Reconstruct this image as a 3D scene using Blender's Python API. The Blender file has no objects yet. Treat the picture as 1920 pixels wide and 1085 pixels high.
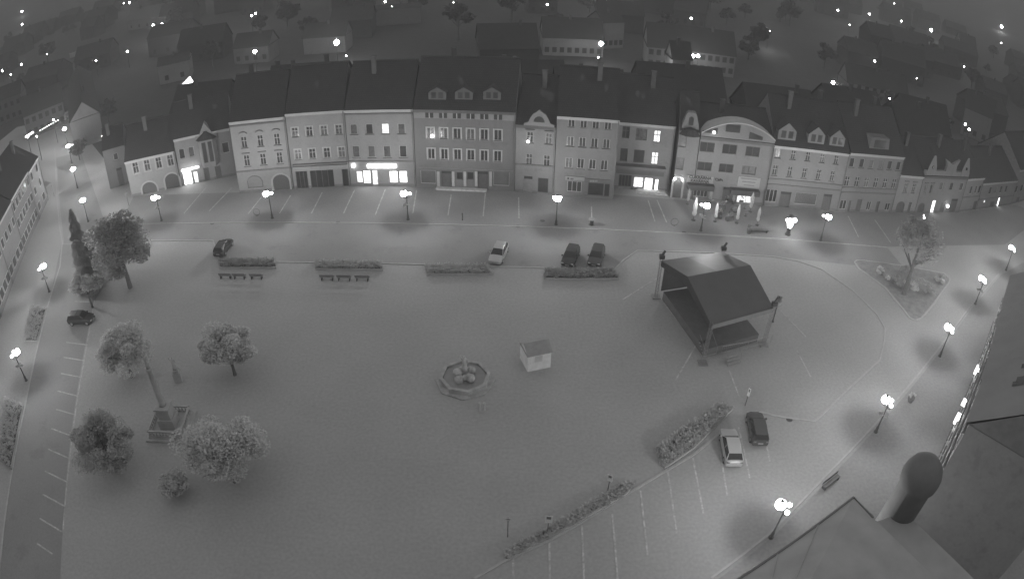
import bpy, bmesh, math, random
from mathutils import Vector, Matrix
random.seed(7)
C = bpy.context.scene
COL = C.collection
# ------------------------------------------------------------------ camera (wide webcam lens, mild barrel distortion)
CAMH, FPX, K1, PITCH, ROLL = 44.0, 1274.468, -0.0828333, 0.58565816, 0.01764828
cd = bpy.data.cameras.new('camera'); cam = bpy.data.objects.new('camera', cd); COL.objects.link(cam)
cd.type = 'PANO'; cd.panorama_type = 'FISHEYE_LENS_POLYNOMIAL'
cd.fisheye_fov = math.radians(170)
cd.fisheye_polynomial_k0 = 0.0
KS = (4.16922639e-02, 5.93082520e-05, -8.57967242e-07, 2.88063616e-07)
SG = -1.0
cd.fisheye_polynomial_k1, cd.fisheye_polynomial_k2, cd.fisheye_polynomial_k3, cd.fisheye_polynomial_k4 = [SG*k for k in KS]
cd.sensor_width = 36; cd.clip_start = 0.1; cd.clip_end = 9000
f0 = Vector((0, math.cos(PITCH), -math.sin(PITCH))); u0 = Vector((0, math.sin(PITCH), math.cos(PITCH))); r0 = Vector((1, 0, 0))
RR = r0*math.cos(ROLL)+u0*math.sin(ROLL); UU = -r0*math.sin(ROLL)+u0*math.cos(ROLL)
mw = Matrix((RR, UU, -f0)).transposed().to_4x4(); mw.translation = (0, 0, CAMH); cam.matrix_world = mw
C.camera = cam
# ------------------------------------------------------------------ night sky glow, exposure
W = bpy.data.worlds.new('World'); C.world = W; W.use_nodes = True
wn, wl = W.node_tree.nodes, W.node_tree.links
bgn = wn['Background']; bgn.inputs['Color'].default_value = (1, 1, 1, 1); bgn.inputs['Strength'].default_value = 0.067
C.view_settings.view_transform = 'Standard'; C.view_settings.look = 'None'; C.view_settings.exposure = 2.8; C.view_settings.gamma = 1
C.view_settings.use_curve_mapping = False
C.cycles.use_denoising = True
C.cycles.max_bounces = 4; C.cycles.diffuse_bounces = 2; C.cycles.glossy_bounces = 2; C.cycles.transmission_bounces = 2
C.cycles.sample_clamp_indirect = 2.0; C.cycles.caustics_reflective = False; C.cycles.caustics_refractive = False
# ------------------------------------------------------------------ photograph pixel (1920 wide) -> ray, ground point
def ray(x, y):
    dx, dy = x-960.0, -(y-542.5); rr = math.hypot(dx, dy)+1e-9; t = rr/FPX
    for _ in range(12): t -= (FPX*(t+K1*t**3)-rr)/(FPX*(1+3*K1*t*t))
    return f0*math.cos(t)+(RR*(dx/rr)+UU*(dy/rr))*math.sin(t)
def G(x, y, z=0.0):
    d = ray(x, y); t = (z-CAMH)/d.z
    return Vector((d.x*t, d.y*t, z))
# ------------------------------------------------------------------ materials
MATS = {}
def mat(name, v, rough=0.8, var=0.12, scale=1.5, emis=0.0, metal=0.0, bump=0.0, fine=30.0, kind=None, spec=0.5, fvar=None, stain=0):
    if name in MATS: return MATS[name]
    m = bpy.data.materials.new(name); m.use_nodes = True; n, l = m.node_tree.nodes, m.node_tree.links
    b = n['Principled BSDF']; b.inputs['Roughness'].default_value = rough; b.inputs['Metallic'].default_value = metal
    b.inputs['Specular IOR Level'].default_value = spec
    tc = n.new('ShaderNodeTexCoord')
    a1 = n.new('ShaderNodeTexNoise'); a1.inputs['Scale'].default_value = scale; a1.inputs['Detail'].default_value = 6
    a2 = n.new('ShaderNodeTexNoise'); a2.inputs['Scale'].default_value = fine; a2.inputs['Detail'].default_value = 2
    l.new(tc.outputs['Object'], a1.inputs['Vector']); l.new(tc.outputs['Object'], a2.inputs['Vector'])
    mr1 = n.new('ShaderNodeMapRange'); mr1.inputs['From Min'].default_value = .3; mr1.inputs['From Max'].default_value = .7
    mr1.inputs['To Min'].default_value = 1-var; mr1.inputs['To Max'].default_value = 1+var
    fv = var*.8 if fvar is None else fvar
    mr2 = n.new('ShaderNodeMapRange'); mr2.inputs['From Min'].default_value = .3; mr2.inputs['From Max'].default_value = .7
    mr2.inputs['To Min'].default_value = 1-fv; mr2.inputs['To Max'].default_value = 1+fv
    l.new(a1.outputs['Fac'], mr1.inputs['Value']); l.new(a2.outputs['Fac'], mr2.inputs['Value'])
    mu = n.new('ShaderNodeMath'); mu.operation = 'MULTIPLY'; l.new(mr1.outputs[0], mu.inputs[0]); l.new(mr2.outputs[0], mu.inputs[1])
    last = mu.outputs[0]
    if kind in ('brick', 'tile', 'sett', 'slat'):
        br = n.new('ShaderNodeTexBrick')
        br.inputs['Color1'].default_value = (1.08,)*3+(1,); br.inputs['Color2'].default_value = (.9,)*3+(1,); br.inputs['Mortar'].default_value = (.6,)*3+(1,)
        sc = {'brick': 1.0, 'tile': 1.0, 'sett': 1.0, 'slat': 1.0}[kind]
        bw, bh, ms = {'brick': (.5, .25, .02), 'tile': (.35, .3, .04), 'sett': (.9, .6, .05), 'slat': (60., .12, .02)}[kind]
        br.inputs['Scale'].default_value = sc; br.inputs['Brick Width'].default_value = bw; br.inputs['Row Height'].default_value = bh; br.inputs['Mortar Size'].default_value = ms
        br.inputs['Mortar Smooth'].default_value = .5
        l.new(tc.outputs['Object'], br.inputs['Vector'])
        m2 = n.new('ShaderNodeMath'); m2.operation = 'MULTIPLY'; l.new(last, m2.inputs[0]); l.new(br.outputs['Color'], m2.inputs[1]); last = m2.outputs[0]
    if stain:
        tc2 = n.new('ShaderNodeTexNoise'); tc2.inputs['Scale'].default_value = stain; tc2.inputs['Detail'].default_value = 4; tc2.inputs['Roughness'].default_value = .65; l.new(tc.outputs['Object'], tc2.inputs['Vector'])
        mp = n.new('ShaderNodeMapRange'); mp.inputs['From Min'].default_value = .56; mp.inputs['From Max'].default_value = .68; mp.inputs['To Min'].default_value = 1; mp.inputs['To Max'].default_value = .84; l.new(tc2.outputs['Fac'], mp.inputs['Value'])
        m4 = n.new('ShaderNodeMath'); m4.operation = 'MULTIPLY'; l.new(last, m4.inputs[0]); l.new(mp.outputs[0], m4.inputs[1]); last = m4.outputs[0]
    m3 = n.new('ShaderNodeMath'); m3.operation = 'MULTIPLY'; l.new(last, m3.inputs[0]); m3.inputs[1].default_value = v
    cb = n.new('ShaderNodeCombineColor'); 
    for i in range(3): l.new(m3.outputs[0], cb.inputs[i])
    l.new(cb.outputs[0], b.inputs['Base Color'])
    if emis:
        l.new(cb.outputs[0], b.inputs['Emission Color']); b.inputs['Emission Strength'].default_value = emis/max(v, .01)
    if bump:
        bp = n.new('ShaderNodeBump'); bp.inputs['Strength'].default_value = bump; bp.inputs['Distance'].default_value = .05
        l.new(a2.outputs['Fac'], bp.inputs['Height']); l.new(bp.outputs[0], b.inputs['Normal'])
    MATS[name] = m; return m
PAVE = mat('sett_paving', .35, var=.06, scale=.12, fine=3.2, fvar=.09)
ROAD = mat('cobbled_road', .25, var=.06, scale=.2, fine=3.6, fvar=.06, stain=.3)
ASPH = mat('side_pavement', .235, var=.06, scale=.25, fine=3.2, fvar=.08)
SPAV = mat('south_pavement_slabs', .28, var=.06, scale=.2, fine=3, fvar=.1)
LAND = mat('dark_land', .035, var=.3, scale=.03, fine=.5)
KERB = mat('granite_kerb', .42, var=.1, scale=2)
LINE = mat('worn_road_paint', .46, var=.3, scale=1.3, fine=6)
ROOF = mat('clay_tile_roof', .048, rough=.9, var=.1, scale=.5, fine=4, kind='tile')
ROOF2 = mat('slate_roof', .048, rough=.9, var=.14, scale=.6, fine=5, kind='tile')
DKST = mat('dark_metal', .045, rough=.5)
IRON = mat('painted_iron', .06, rough=.5)
SOIL = mat('soil', .10, var=.3, scale=4)
GRASS = mat('mown_grass', .26, var=.2, scale=1.2, fine=12)
LEAFD = mat('dark_leaves', .36, var=.15, scale=1.5, fine=8)
LEAFM = mat('mid_leaves', .5, var=.15, scale=1.5, fine=8)
LEAFL = mat('pale_leaves', .66, var=.12, scale=1.5, fine=8)
for _m in (LEAFD, LEAFM, LEAFL):
    _n, _l = _m.node_tree.nodes, _m.node_tree.links; _b = _n['Principled BSDF']; _o = [x for x in _n if x.type == 'OUTPUT_MATERIAL'][0]
    _t = _n.new('ShaderNodeBsdfTranslucent'); _x = _n.new('ShaderNodeMixShader'); _x.inputs[0].default_value = .42
    _l.new(_b.inputs['Base Color'].links[0].from_socket, _t.inputs['Color']); _l.new(_b.outputs[0], _x.inputs[1]); _l.new(_t.outputs[0], _x.inputs[2]); _l.new(_x.outputs[0], _o.inputs['Surface'])
BARK = mat('bark', .12, var=.3, scale=6)
STONE = mat('pale_stone', .5, var=.2, scale=2)
FROOF = mat('far_roof', .035, rough=.9, var=.12, scale=.5)
GLASS = mat('window_glass', .055, rough=.12, var=.3, scale=.6)
GLASSD = mat('shop_glass', .035, rough=.1, var=.3, scale=1.2)
FRW = mat('white_frame', .45, rough=.5, var=.05); FRD = mat('dark_frame', .1, rough=.5, var=.1)
DOOR = mat('dark_wood_door', .1, var=.2, scale=5)
TRIM = mat('pale_trim', .42, var=.08)
SILL = mat('grey_sill', .16)
LITP = mat('lit_pane', .9, emis=.75, var=.35, scale=1.6, fine=5)
LITD = mat('dim_lit_pane', .8, emis=.16, var=.4, scale=2.2, fine=5)
SIGNL = mat('lit_sign', .9, emis=1.4, var=.05)
GLOW = mat('lamp_glass', .9, emis=30, var=0)
GLOWS = mat('small_lamp_glass', .9, emis=2.2, var=0)
GLOWF = mat('far_lamp_glass', .9, emis=9, var=0)
GLOWT = mat('faint_lamp_glass', .9, emis=.5, var=0)
_n, _l = GLOW.node_tree.nodes, GLOW.node_tree.links      # opal glass: glows and lets the bulb's light through
_t = _n.new('ShaderNodeBsdfTransparent'); _x = _n.new('ShaderNodeMixShader'); _x.inputs[0].default_value = .9
_l.new(_n['Principled BSDF'].outputs[0], _x.inputs[1]); _l.new(_t.outputs[0], _x.inputs[2]); _l.new(_x.outputs[0], [x for x in _n if x.type == 'OUTPUT_MATERIAL'][0].inputs['Surface'])
# ------------------------------------------------------------------ mesh helper
class MB:
    def __init__(s): s.v = []; s.f = []
    def add(s, vs, fs):
        o = len(s.v); s.v += [tuple(v) for v in vs]; s.f += [tuple(i+o for i in f) for f in fs]; return s
    def box(s, x0, x1, y0, y1, z0, z1):
        v = [(x, y, z) for z in (z0, z1) for y in (y0, y1) for x in (x0, x1)]
        return s.add(v, [(0, 2, 3, 1), (4, 5, 7, 6), (0, 1, 5, 4), (2, 6, 7, 3), (0, 4, 6, 2), (1, 3, 7, 5)])
    def quad(s, *p): return s.add(p, [tuple(range(len(p)))])
    def prism(s, pts, z0, z1):          # polygon in x,y extruded in z
        n = len(pts); v = [(p[0], p[1], z0) for p in pts]+[(p[0], p[1], z1) for p in pts]
        return s.add(v, [tuple(range(n-1, -1, -1)), tuple(range(n, 2*n))]+[(i, (i+1) % n, n+(i+1) % n, n+i) for i in range(n)])
    def wallprism(s, pts, y0, y1):      # polygon in x,z extruded in y
        n = len(pts); v = [(p[0], y0, p[1]) for p in pts]+[(p[0], y1, p[1]) for p in pts]
        return s.add(v, [tuple(range(n)), tuple(range(2*n-1, n-1, -1))]+[(i, n+i, n+(i+1) % n, (i+1) % n) for i in range(n)])
    def lathe(s, prof, seg=12, cx=0, cy=0, cz=0):
        v = []; f = []
        for r, z in prof:
            for k in range(seg):
                a = 2*math.pi*k/seg; v.append((cx+r*math.cos(a), cy+r*math.sin(a), cz+z))
        for i in range(len(prof)-1):
            for k in range(seg):
                a, b = i*seg+k, i*seg+(k+1) % seg; f.append((a, b, b+seg, a+seg))
        f.append(tuple(range(seg-1, -1, -1))); m = len(prof)-1; f.append(tuple(m*seg+k for k in range(seg)))
        return s.add(v, f)
    def ball(s, cx, cy, cz, r, seg=12, rings=7, sz=1.0):
        return s.lathe([(max(.001, r*math.sin(math.pi*i/rings)), -r*sz*math.cos(math.pi*i/rings)) for i in range(rings+1)], seg, cx, cy, cz)
    def tube(s, pts, r, seg=6):
        pts = [Vector(p) for p in pts]; v = []; f = []
        for i, p in enumerate(pts):
            d = (pts[min(i+1, len(pts)-1)]-pts[max(i-1, 0)]).normalized()
            a = d.cross(Vector((0, 0, 1)) if abs(d.z) < .9 else Vector((1, 0, 0))).normalized(); b = d.cross(a)
            rr = r[i] if isinstance(r, (list, tuple)) else r
            for k in range(seg):
                t = 2*math.pi*k/seg; v.append(p+(a*math.cos(t)+b*math.sin(t))*rr)
        for i in range(len(pts)-1):
            for k in range(seg):
                q, w = i*seg+k, i*seg+(k+1) % seg; f.append((q, w, w+seg, q+seg))
        f.append(tuple(range(seg))); f.append(tuple((len(pts)-1)*seg+k for k in range(seg)))
        return s.add(v, f)
    def build(s, name, m, parent=None, smooth=False, loc=None):
        me = bpy.data.meshes.new(name); me.from_pydata(s.v, [], s.f)
        bm = bmesh.new(); bm.from_mesh(me); bmesh.ops.recalc_face_normals(bm, faces=bm.faces); bm.to_mesh(me); bm.free()
        if smooth:
            for p in me.polygons: p.use_smooth = True
        me.materials.append(m); o = bpy.data.objects.new(name, me); COL.objects.link(o)
        if parent: o.parent = parent
        if loc is not None: o.location = loc
        return o
def tag(o, label=None, cat=None, group=None, kind=None):
    if label: o['label'] = label
    if cat: o['category'] = cat
    if group: o['group'] = group
    if kind: o['kind'] = kind
    return o
def thing(name, loc, rz, label, cat, group=None):
    o = bpy.data.objects.new(name, None); COL.objects.link(o); o.location = loc; o.rotation_euler = (0, 0, rz)
    return tag(o, label, cat, group)
def copy_tree(o, parent=None):
    c = o.copy(); COL.objects.link(c); c.parent = parent
    for ch in list(o.children): copy_tree(ch, c)
    return c
def place(proto, first, loc, rz, label, group=None, sc=1.0):
    o = proto if first else copy_tree(proto)
    o.location = loc; o.rotation_euler = (0, 0, rz); o.scale = (sc, sc, sc); o['label'] = label
    if group: o['group'] = group
    return o
def sheet(name, pts, z, m):
    b = MB(); b.quad(*[(p[0], p[1], z) for p in pts]); return tag(b.build(name, m), kind='structure')
def ribbon(b, pts, w, z0, z1):
    pts = [Vector((p[0], p[1])) for p in pts]
    L = []; R = []
    for i, p in enumerate(pts):
        d = (pts[min(i+1, len(pts)-1)]-pts[max(i-1, 0)]).normalized(); n = Vector((-d.y, d.x))*w/2
        L.append(p+n); R.append(p-n)
    for i in range(len(pts)-1):
        b.prism([L[i], R[i], R[i+1], L[i+1]], z0, z1)
# ------------------------------------------------------------------ ground
def hill(x, y):
    r = math.hypot(x, y-60); t = max(0, min(1, (r-520)/1500)); t = t*t*(3-2*t)
    return t*(130+25*math.sin(math.atan2(y, x)*5)) - (0.02 if r < 500 else 0)
b = MB(); rs = [0, 60, 140, 250, 400, 520, 650, 800, 1000, 1250, 1500, 1800, 2200, 3000, 4500]; NS = 72
vs = [(0, 60, -.02)]; fs = []
for r in rs[1:]:
    for k in range(NS):
        a = 2*math.pi*k/NS; x, y = r*math.cos(a), 60+r*math.sin(a); vs.append((x, y, hill(x, y)+(random.uniform(-4, 4) if 700 < r < 2500 else 0)))
for k in range(NS): fs.append((0, 1+k, 1+(k+1) % NS))
for i in range(len(rs)-2):
    for k in range(NS):
        a, c = 1+i*NS+k, 1+i*NS+(k+1) % NS; fs.append((a, a+NS, c+NS, c))
b.add(vs, fs); tag(b.build('ground', LAND, smooth=True), kind='structure')
sheet('square_paving', [(-130, -30), (100, -30), (175, 60), (175, 125), (120, 108), (90, 97.5), (60, 99), (-45, 101), (-75, 102), (-125, 150), (-150, 150)], 0.0, PAVE)
NK = [(-60.5, 83.3), (-21.1, 82.5), (13.8, 81.5), (35, 80.9), (57.9, 79.9)]
LK = [(-112, 125), (-88.6, 95.8), (-79, 84), (-73.7, 77.8), (-69, 70.5), (-64.2, 59.9), (-55.2, 40.8), (-47.2, 21.6), (-42, 8)]
RK = [G(1334, 1083), G(1442, 1000.6), G(1540, 900), G(1616, 822), G(1709, 717), G(1816.5, 577.6), G(1872, 514)]
SK = [(-56.2, 77.9), (-42.9, 77.6), (-39.4, 71.9), (-15.8, 71.7), (12.5, 71.0), (14.2, 73.6), (16.3, 76), (25.6, 76.1), (35.8, 75.6), (39.5, 74.6), (42.4, 72.7), (45.4, 67.5), (46.8, 62), (46.6, 59), (45.2, 56.4), (42.8, 52.9), (37.2, 48.9), (30.3, 43.6), (27, 44.4), (24.6, 45.3)]
sheet('road', [(-73, 77.5)]+[(-56.2, 77.9), (-42.9, 77.6), (-39.4, 71.9), (12.5, 71.0), (16.3, 76), (35.8, 75.6), (58, 73), (57.9, 79.8), (13.8, 81.4), (-21, 82.4), (-60.5, 83.2), (-68, 84.5), (-77, 95), (-99, 120), (-106, 118)], 0.004, ROAD)
sheet('west_road', [(-73.5, 77.2), (-64, 59.9), (-55.1, 40.8), (-47.1, 21.6), (-36, -5), (-28, -5), (-40.2, 25.4), (-55.8, 61.6), (-57, 72), (-56.5, 77.6)], 0.008, ROAD)
sheet('north_pavement', [(-64, 84), (-60.5, 83.5), (-21.1, 82.7), (13.8, 81.7), (57.9, 80.1), (90, 84), (118, 100), (110, 103.5), (86, 95.8), (53, 91), (26, 92), (-15, 95.5), (-45, 93.5), (-67, 94)], 0.008, ASPH)
sheet('south_pavement', [(p[0]+.3, p[1]-.3) for p in RK]+[(100, 82), (110, 76), (67.2, 58.6), (35, 28.6), (20, 14)], 0.008, SPAV)
b = MB()
for pts in (NK, LK, RK, SK, [G(1239, 888), G(1180, 923.5), G(1085, 982), G(1031, 1012), G(945, 1052), G(890, 1084)], [G(1350, 812), G(1300, 852), G(1239, 888)]):
    ribbon(b, pts, .22, -.02, .07)
isl = [G(1602, 492), G(1612, 505), G(1660, 540), G(1695, 582), G(1705, 596), G(1716, 601), G(1727, 597), G(1752, 567), G(1778, 532), G(1781, 524), G(1770, 513), G(1700, 500), G(1620, 489), G(1606, 489)]
ribbon(b, isl+[isl[0]], .25, -.02, .12)
tag(b.build('kerb', KERB), kind='structure')
sheet('island_grass', isl, 0.05, GRASS)
b = MB()
for p in [((1091, 984), (1095, 1085)), ((1148, 963), (1158, 1085)), ((1201, 919), (1214, 1040)), ((1252, 883), (1269, 999)), ((1299, 858), (1319, 962)), ((1350, 845), (1363.5, 928)), ((1385, 800), (1406, 895.5)), ((1425, 775), (1443.5, 864)), ((1030, 1014), (1031, 1085)), ((962, 1046), (963, 1085)),
          ((1367, 693), (1386, 743)), ((1494, 657), (1520, 706)), ((1461, 580), (1511, 631)), ((1233, 521), (1168, 561)),
          ((1244, 567), (1302, 640)), ((1310, 638), (1267, 712)),
          ((140.7, 565), (173, 566)), ((124.6, 641.5), (165, 646.5)), ((119.6, 669.6), (158, 675.7)), ((114.6, 699.8), (152, 706.8)), ((108, 732.5), (146.7, 742.5)), ((105.5, 767), (140.7, 777)), ((96.5, 802.8), (135.7, 817.4)), ((90.5, 841.5), (129.6, 858.6)), ((84.4, 882.7), (125.6, 902.8)), ((80.4, 926), (120.6, 948)), ((74.4, 971), (116.6, 996.3)), ((69.3, 1018), (98, 1037.5)),
          ((177, 563), (166, 630)), ((166, 630), (156, 686)), ((156, 686), (146, 742)), ((146, 742), (133, 841)), ((133, 841), (118, 997)),
          ((722.5, 355), (703.8, 402.5)), ((781, 357), (774, 400)), ((846, 365), (840, 404)), ((910, 362.5), (906, 405)), ((972.5, 370), (973, 409)), ((665, 356), (644, 400)), ((604, 361), (584, 400)), ((490, 370), (465, 401)), ((545, 366), (524, 400)), ((1109, 387), (1109.5, 409)), ((435, 352), (392, 396)), ((386, 352), (345, 400)), ((1215, 375), (1228, 415)), ((1232, 375), (1250, 417)), ((1590, 405), (1610, 445)), ((1640, 412), (1670, 455))]:
    ribbon(b, [G(*p[0]), G(*p[1])], .16, .0, .016)
tag(b.build('road_markings', LINE), kind='structure')
b = MB()
for px in [(867+150, 414), (1108, 421), (971, 424.5), (633, 417), (398, 419), (1283, 436), (1480, 786)]:
    c = G(*px); b.lathe([(.35, 0.0), (.35, .02), (.2, .03)], 14, c.x, c.y, 0.0)
tag(b.build('drain_covers', mat('cast_iron', .08)), kind='structure')
# ------------------------------------------------------------------ facades
RP = random.Random(3); PANES = [GLASS, GLASS, GLASS, GLASS, GLASS, mat('curtained_glass', .13, rough=.3, var=.3, scale=2), mat('half_blind_glass', .11, rough=.25, var=.4, scale=3), mat('dark_glass', .05, rough=.1)]
class Fr:
    def __init__(s, A, B):
        s.A = Vector((A[0], A[1])); s.B = Vector((B[0], B[1])); s.L = (s.B-s.A).length; s.u = (s.B-s.A)/s.L
        s.n = Vector((-s.u.y, s.u.x)); s.rz = math.atan2(s.u.y, s.u.x)     # n points into the building
    def fp(s, px, py, off=0.0):
        d = ray(px, py); dn = d.x*s.n.x+d.y*s.n.y; k = s.A.dot(s.n)+off; t = k/dn
        P = Vector((d.x*t, d.y*t)); return (P-s.A).dot(s.u), CAMH+d.z*t
    def rect(s, cx, cy, w, h, off=0.0):
        a = s.fp(cx-w/2, cy, off)[0]; c = s.fp(cx+w/2, cy, off)[0]; d = s.fp(cx, cy+h/2, off)[1]; e = s.fp(cx, cy-h/2, off)[1]
        return min(a, c), max(a, c), min(d, e), max(d, e)
def arch_pts(u0, u1, zs, rise, n=10):
    c = (u0+u1)/2; r = (u1-u0)/2
    return [(c-r*math.cos(math.pi*i/n), zs+rise*math.sin(math.pi*i/n)) for i in range(n+1)]
def wall(ops, L, H, depth, m, root, rev=.22, name='wall'):
    b = MB(); us = sorted({0, L}|{o[0] for o in ops}|{o[1] for o in ops}); zs = sorted({0, H}|{o[2] for o in ops}|{o[3] for o in ops})
    us = [u for u in us if 0 <= u <= L]; zs = [z for z in zs if 0 <= z <= H]
    for i in range(len(us)-1):
        for j in range(len(zs)-1):
            cu, cz = (us[i]+us[i+1])/2, (zs[j]+zs[j+1])/2
            if us[i+1]-us[i] < 1e-4 or zs[j+1]-zs[j] < 1e-4: continue
            if any(o[0] < cu < o[1] and o[2] < cz < o[3] for o in ops): continue
            b.quad((us[i], 0, zs[j]), (us[i+1], 0, zs[j]), (us[i+1], 0, zs[j+1]), (us[i], 0, zs[j+1]))
    for o in ops:
        u0, u1, z0, z1 = o[:4]
        b.quad((u0, 0, z0), (u0, rev, z0), (u0, rev, z1), (u0, 0, z1)); b.quad((u1, 0, z0), (u1, rev, z0), (u1, rev, z1), (u1, 0, z1))
        b.quad((u0, 0, z1), (u1, 0, z1), (u1, rev, z1), (u0, rev, z1)); b.quad((u0, 0, z0), (u1, 0, z0), (u1, rev, z0), (u0, rev, z0))
        if len(o) > 4 and o[4] == 'arch':
            w = (u1-u0)/2; ap = arch_pts(u0, u1, z1-w*.9, w*.9); k = len(ap)//2
            b.wallprism([(u0, z1)]+list(reversed(ap[:k+1])), .001, rev); b.wallprism([(u1, z1)]+ap[k:], .001, rev)
    b.quad((0, 0, 0), (0, depth, 0), (0, depth, H), (0, 0, H)); b.quad((L, 0, 0), (L, depth, 0), (L, depth, H), (L, 0, H)); b.quad((0, depth, 0), (L, depth, 0), (L, depth, H), (0, depth, H))
    me = bpy.data.meshes.new(name); me.from_pydata(b.v, [], b.f); me.materials.append(m)
    o = bpy.data.objects.new(name, me); COL.objects.link(o); o.parent = root; return o
def window(root, r, style, pane=None, y=.13):
    u0, u1, z0, z1 = r; w, h = u1-u0, z1-z0; b = MB(); t = min(.08, w*.075); d = y
    frm = FRD if 'k' in style else FRW
    def bar(a, c, e, g, y0=d-.03, y1=d+.03): b.box(a, c, y0, y1, e, g)
    bar(u0, u0+t, z0, z1); bar(u1-t, u1, z0, z1); bar(u0+t, u1-t, z0, z0+t); bar(u0+t, u1-t, z1-t, z1)
    mt = t*1.1
    if 'c' in style or 'd' in style:
        mt = t*1.05; bar((u0+u1)/2-mt/2, (u0+u1)/2+mt/2, z0+t, z1-t)
    if 'c' in style:
        zc = z0+h*.62; bar(u0+t, (u0+u1)/2-mt/2, zc-mt/2, zc+mt/2); bar((u0+u1)/2+mt/2, u1-t, zc-mt/2, zc+mt/2)
    if '3' in style:
        for k in (1, 2): bar(u0+w*k/3-mt/2, u0+w*k/3+mt/2, z0+t, z1-t)
    if '4' in style:
        for k in (1, 2, 3): bar(u0+w*k/4-mt/2, u0+w*k/4+mt/2, z0+t, z1-t)
    f = b.build('window', frm, root)
    p = MB(); p.box(u0+.01, u1-.01, d+.035, d+.06, z0+.01, z1-.01); p.build('pane', pane or (GLASS if style.startswith('B') or '4' in style else RP.choice(PANES)), f)
    if 's' in style:          # pale surround
        q = MB(); s = .16
        q.box(u0-s, u0, -.05, .002, z0-s, z1+s); q.box(u1, u1+s, -.05, .002, z0-s, z1+s); q.box(u0, u1, -.05, .002, z1, z1+s); q.box(u0, u1, -.05, .002, z0-s, z0)
        q.build('surround', TRIM, f)
    if 'l' in style:
        q = MB(); q.box(u0-.15, u1+.15, -.12, .0-.051 if 's' in style else -.001, z0-.1, z0-.02); q.build('sill', SILL, f)
    if 'h' in style:          # hood moulding
        q = MB(); q.box(u0-.2, u1+.2, -.16, -.001, z1+.32, z1+.44); q.build('hood', SILL, f)
    if 'a' in style:          # curved pediment
        q = MB(); c = (u0+u1)/2; R = w/2+.3
        for k in range(8):
            a0, a1 = math.pi*(.18+.64*k/8), math.pi*(.18+.64*(k+1)/8)
            P = [(c-R*math.cos(a0), z1+.15+.75*R*math.sin(a0)), (c-R*math.cos(a1), z1+.15+.75*R*math.sin(a1))]
            q.wallprism([P[0], P[1], (P[1][0], P[1][1]+.13), (P[0][0], P[0][1]+.13)], -.15, -.001)
        q.build('hood', SILL, f)
    return f
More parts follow.
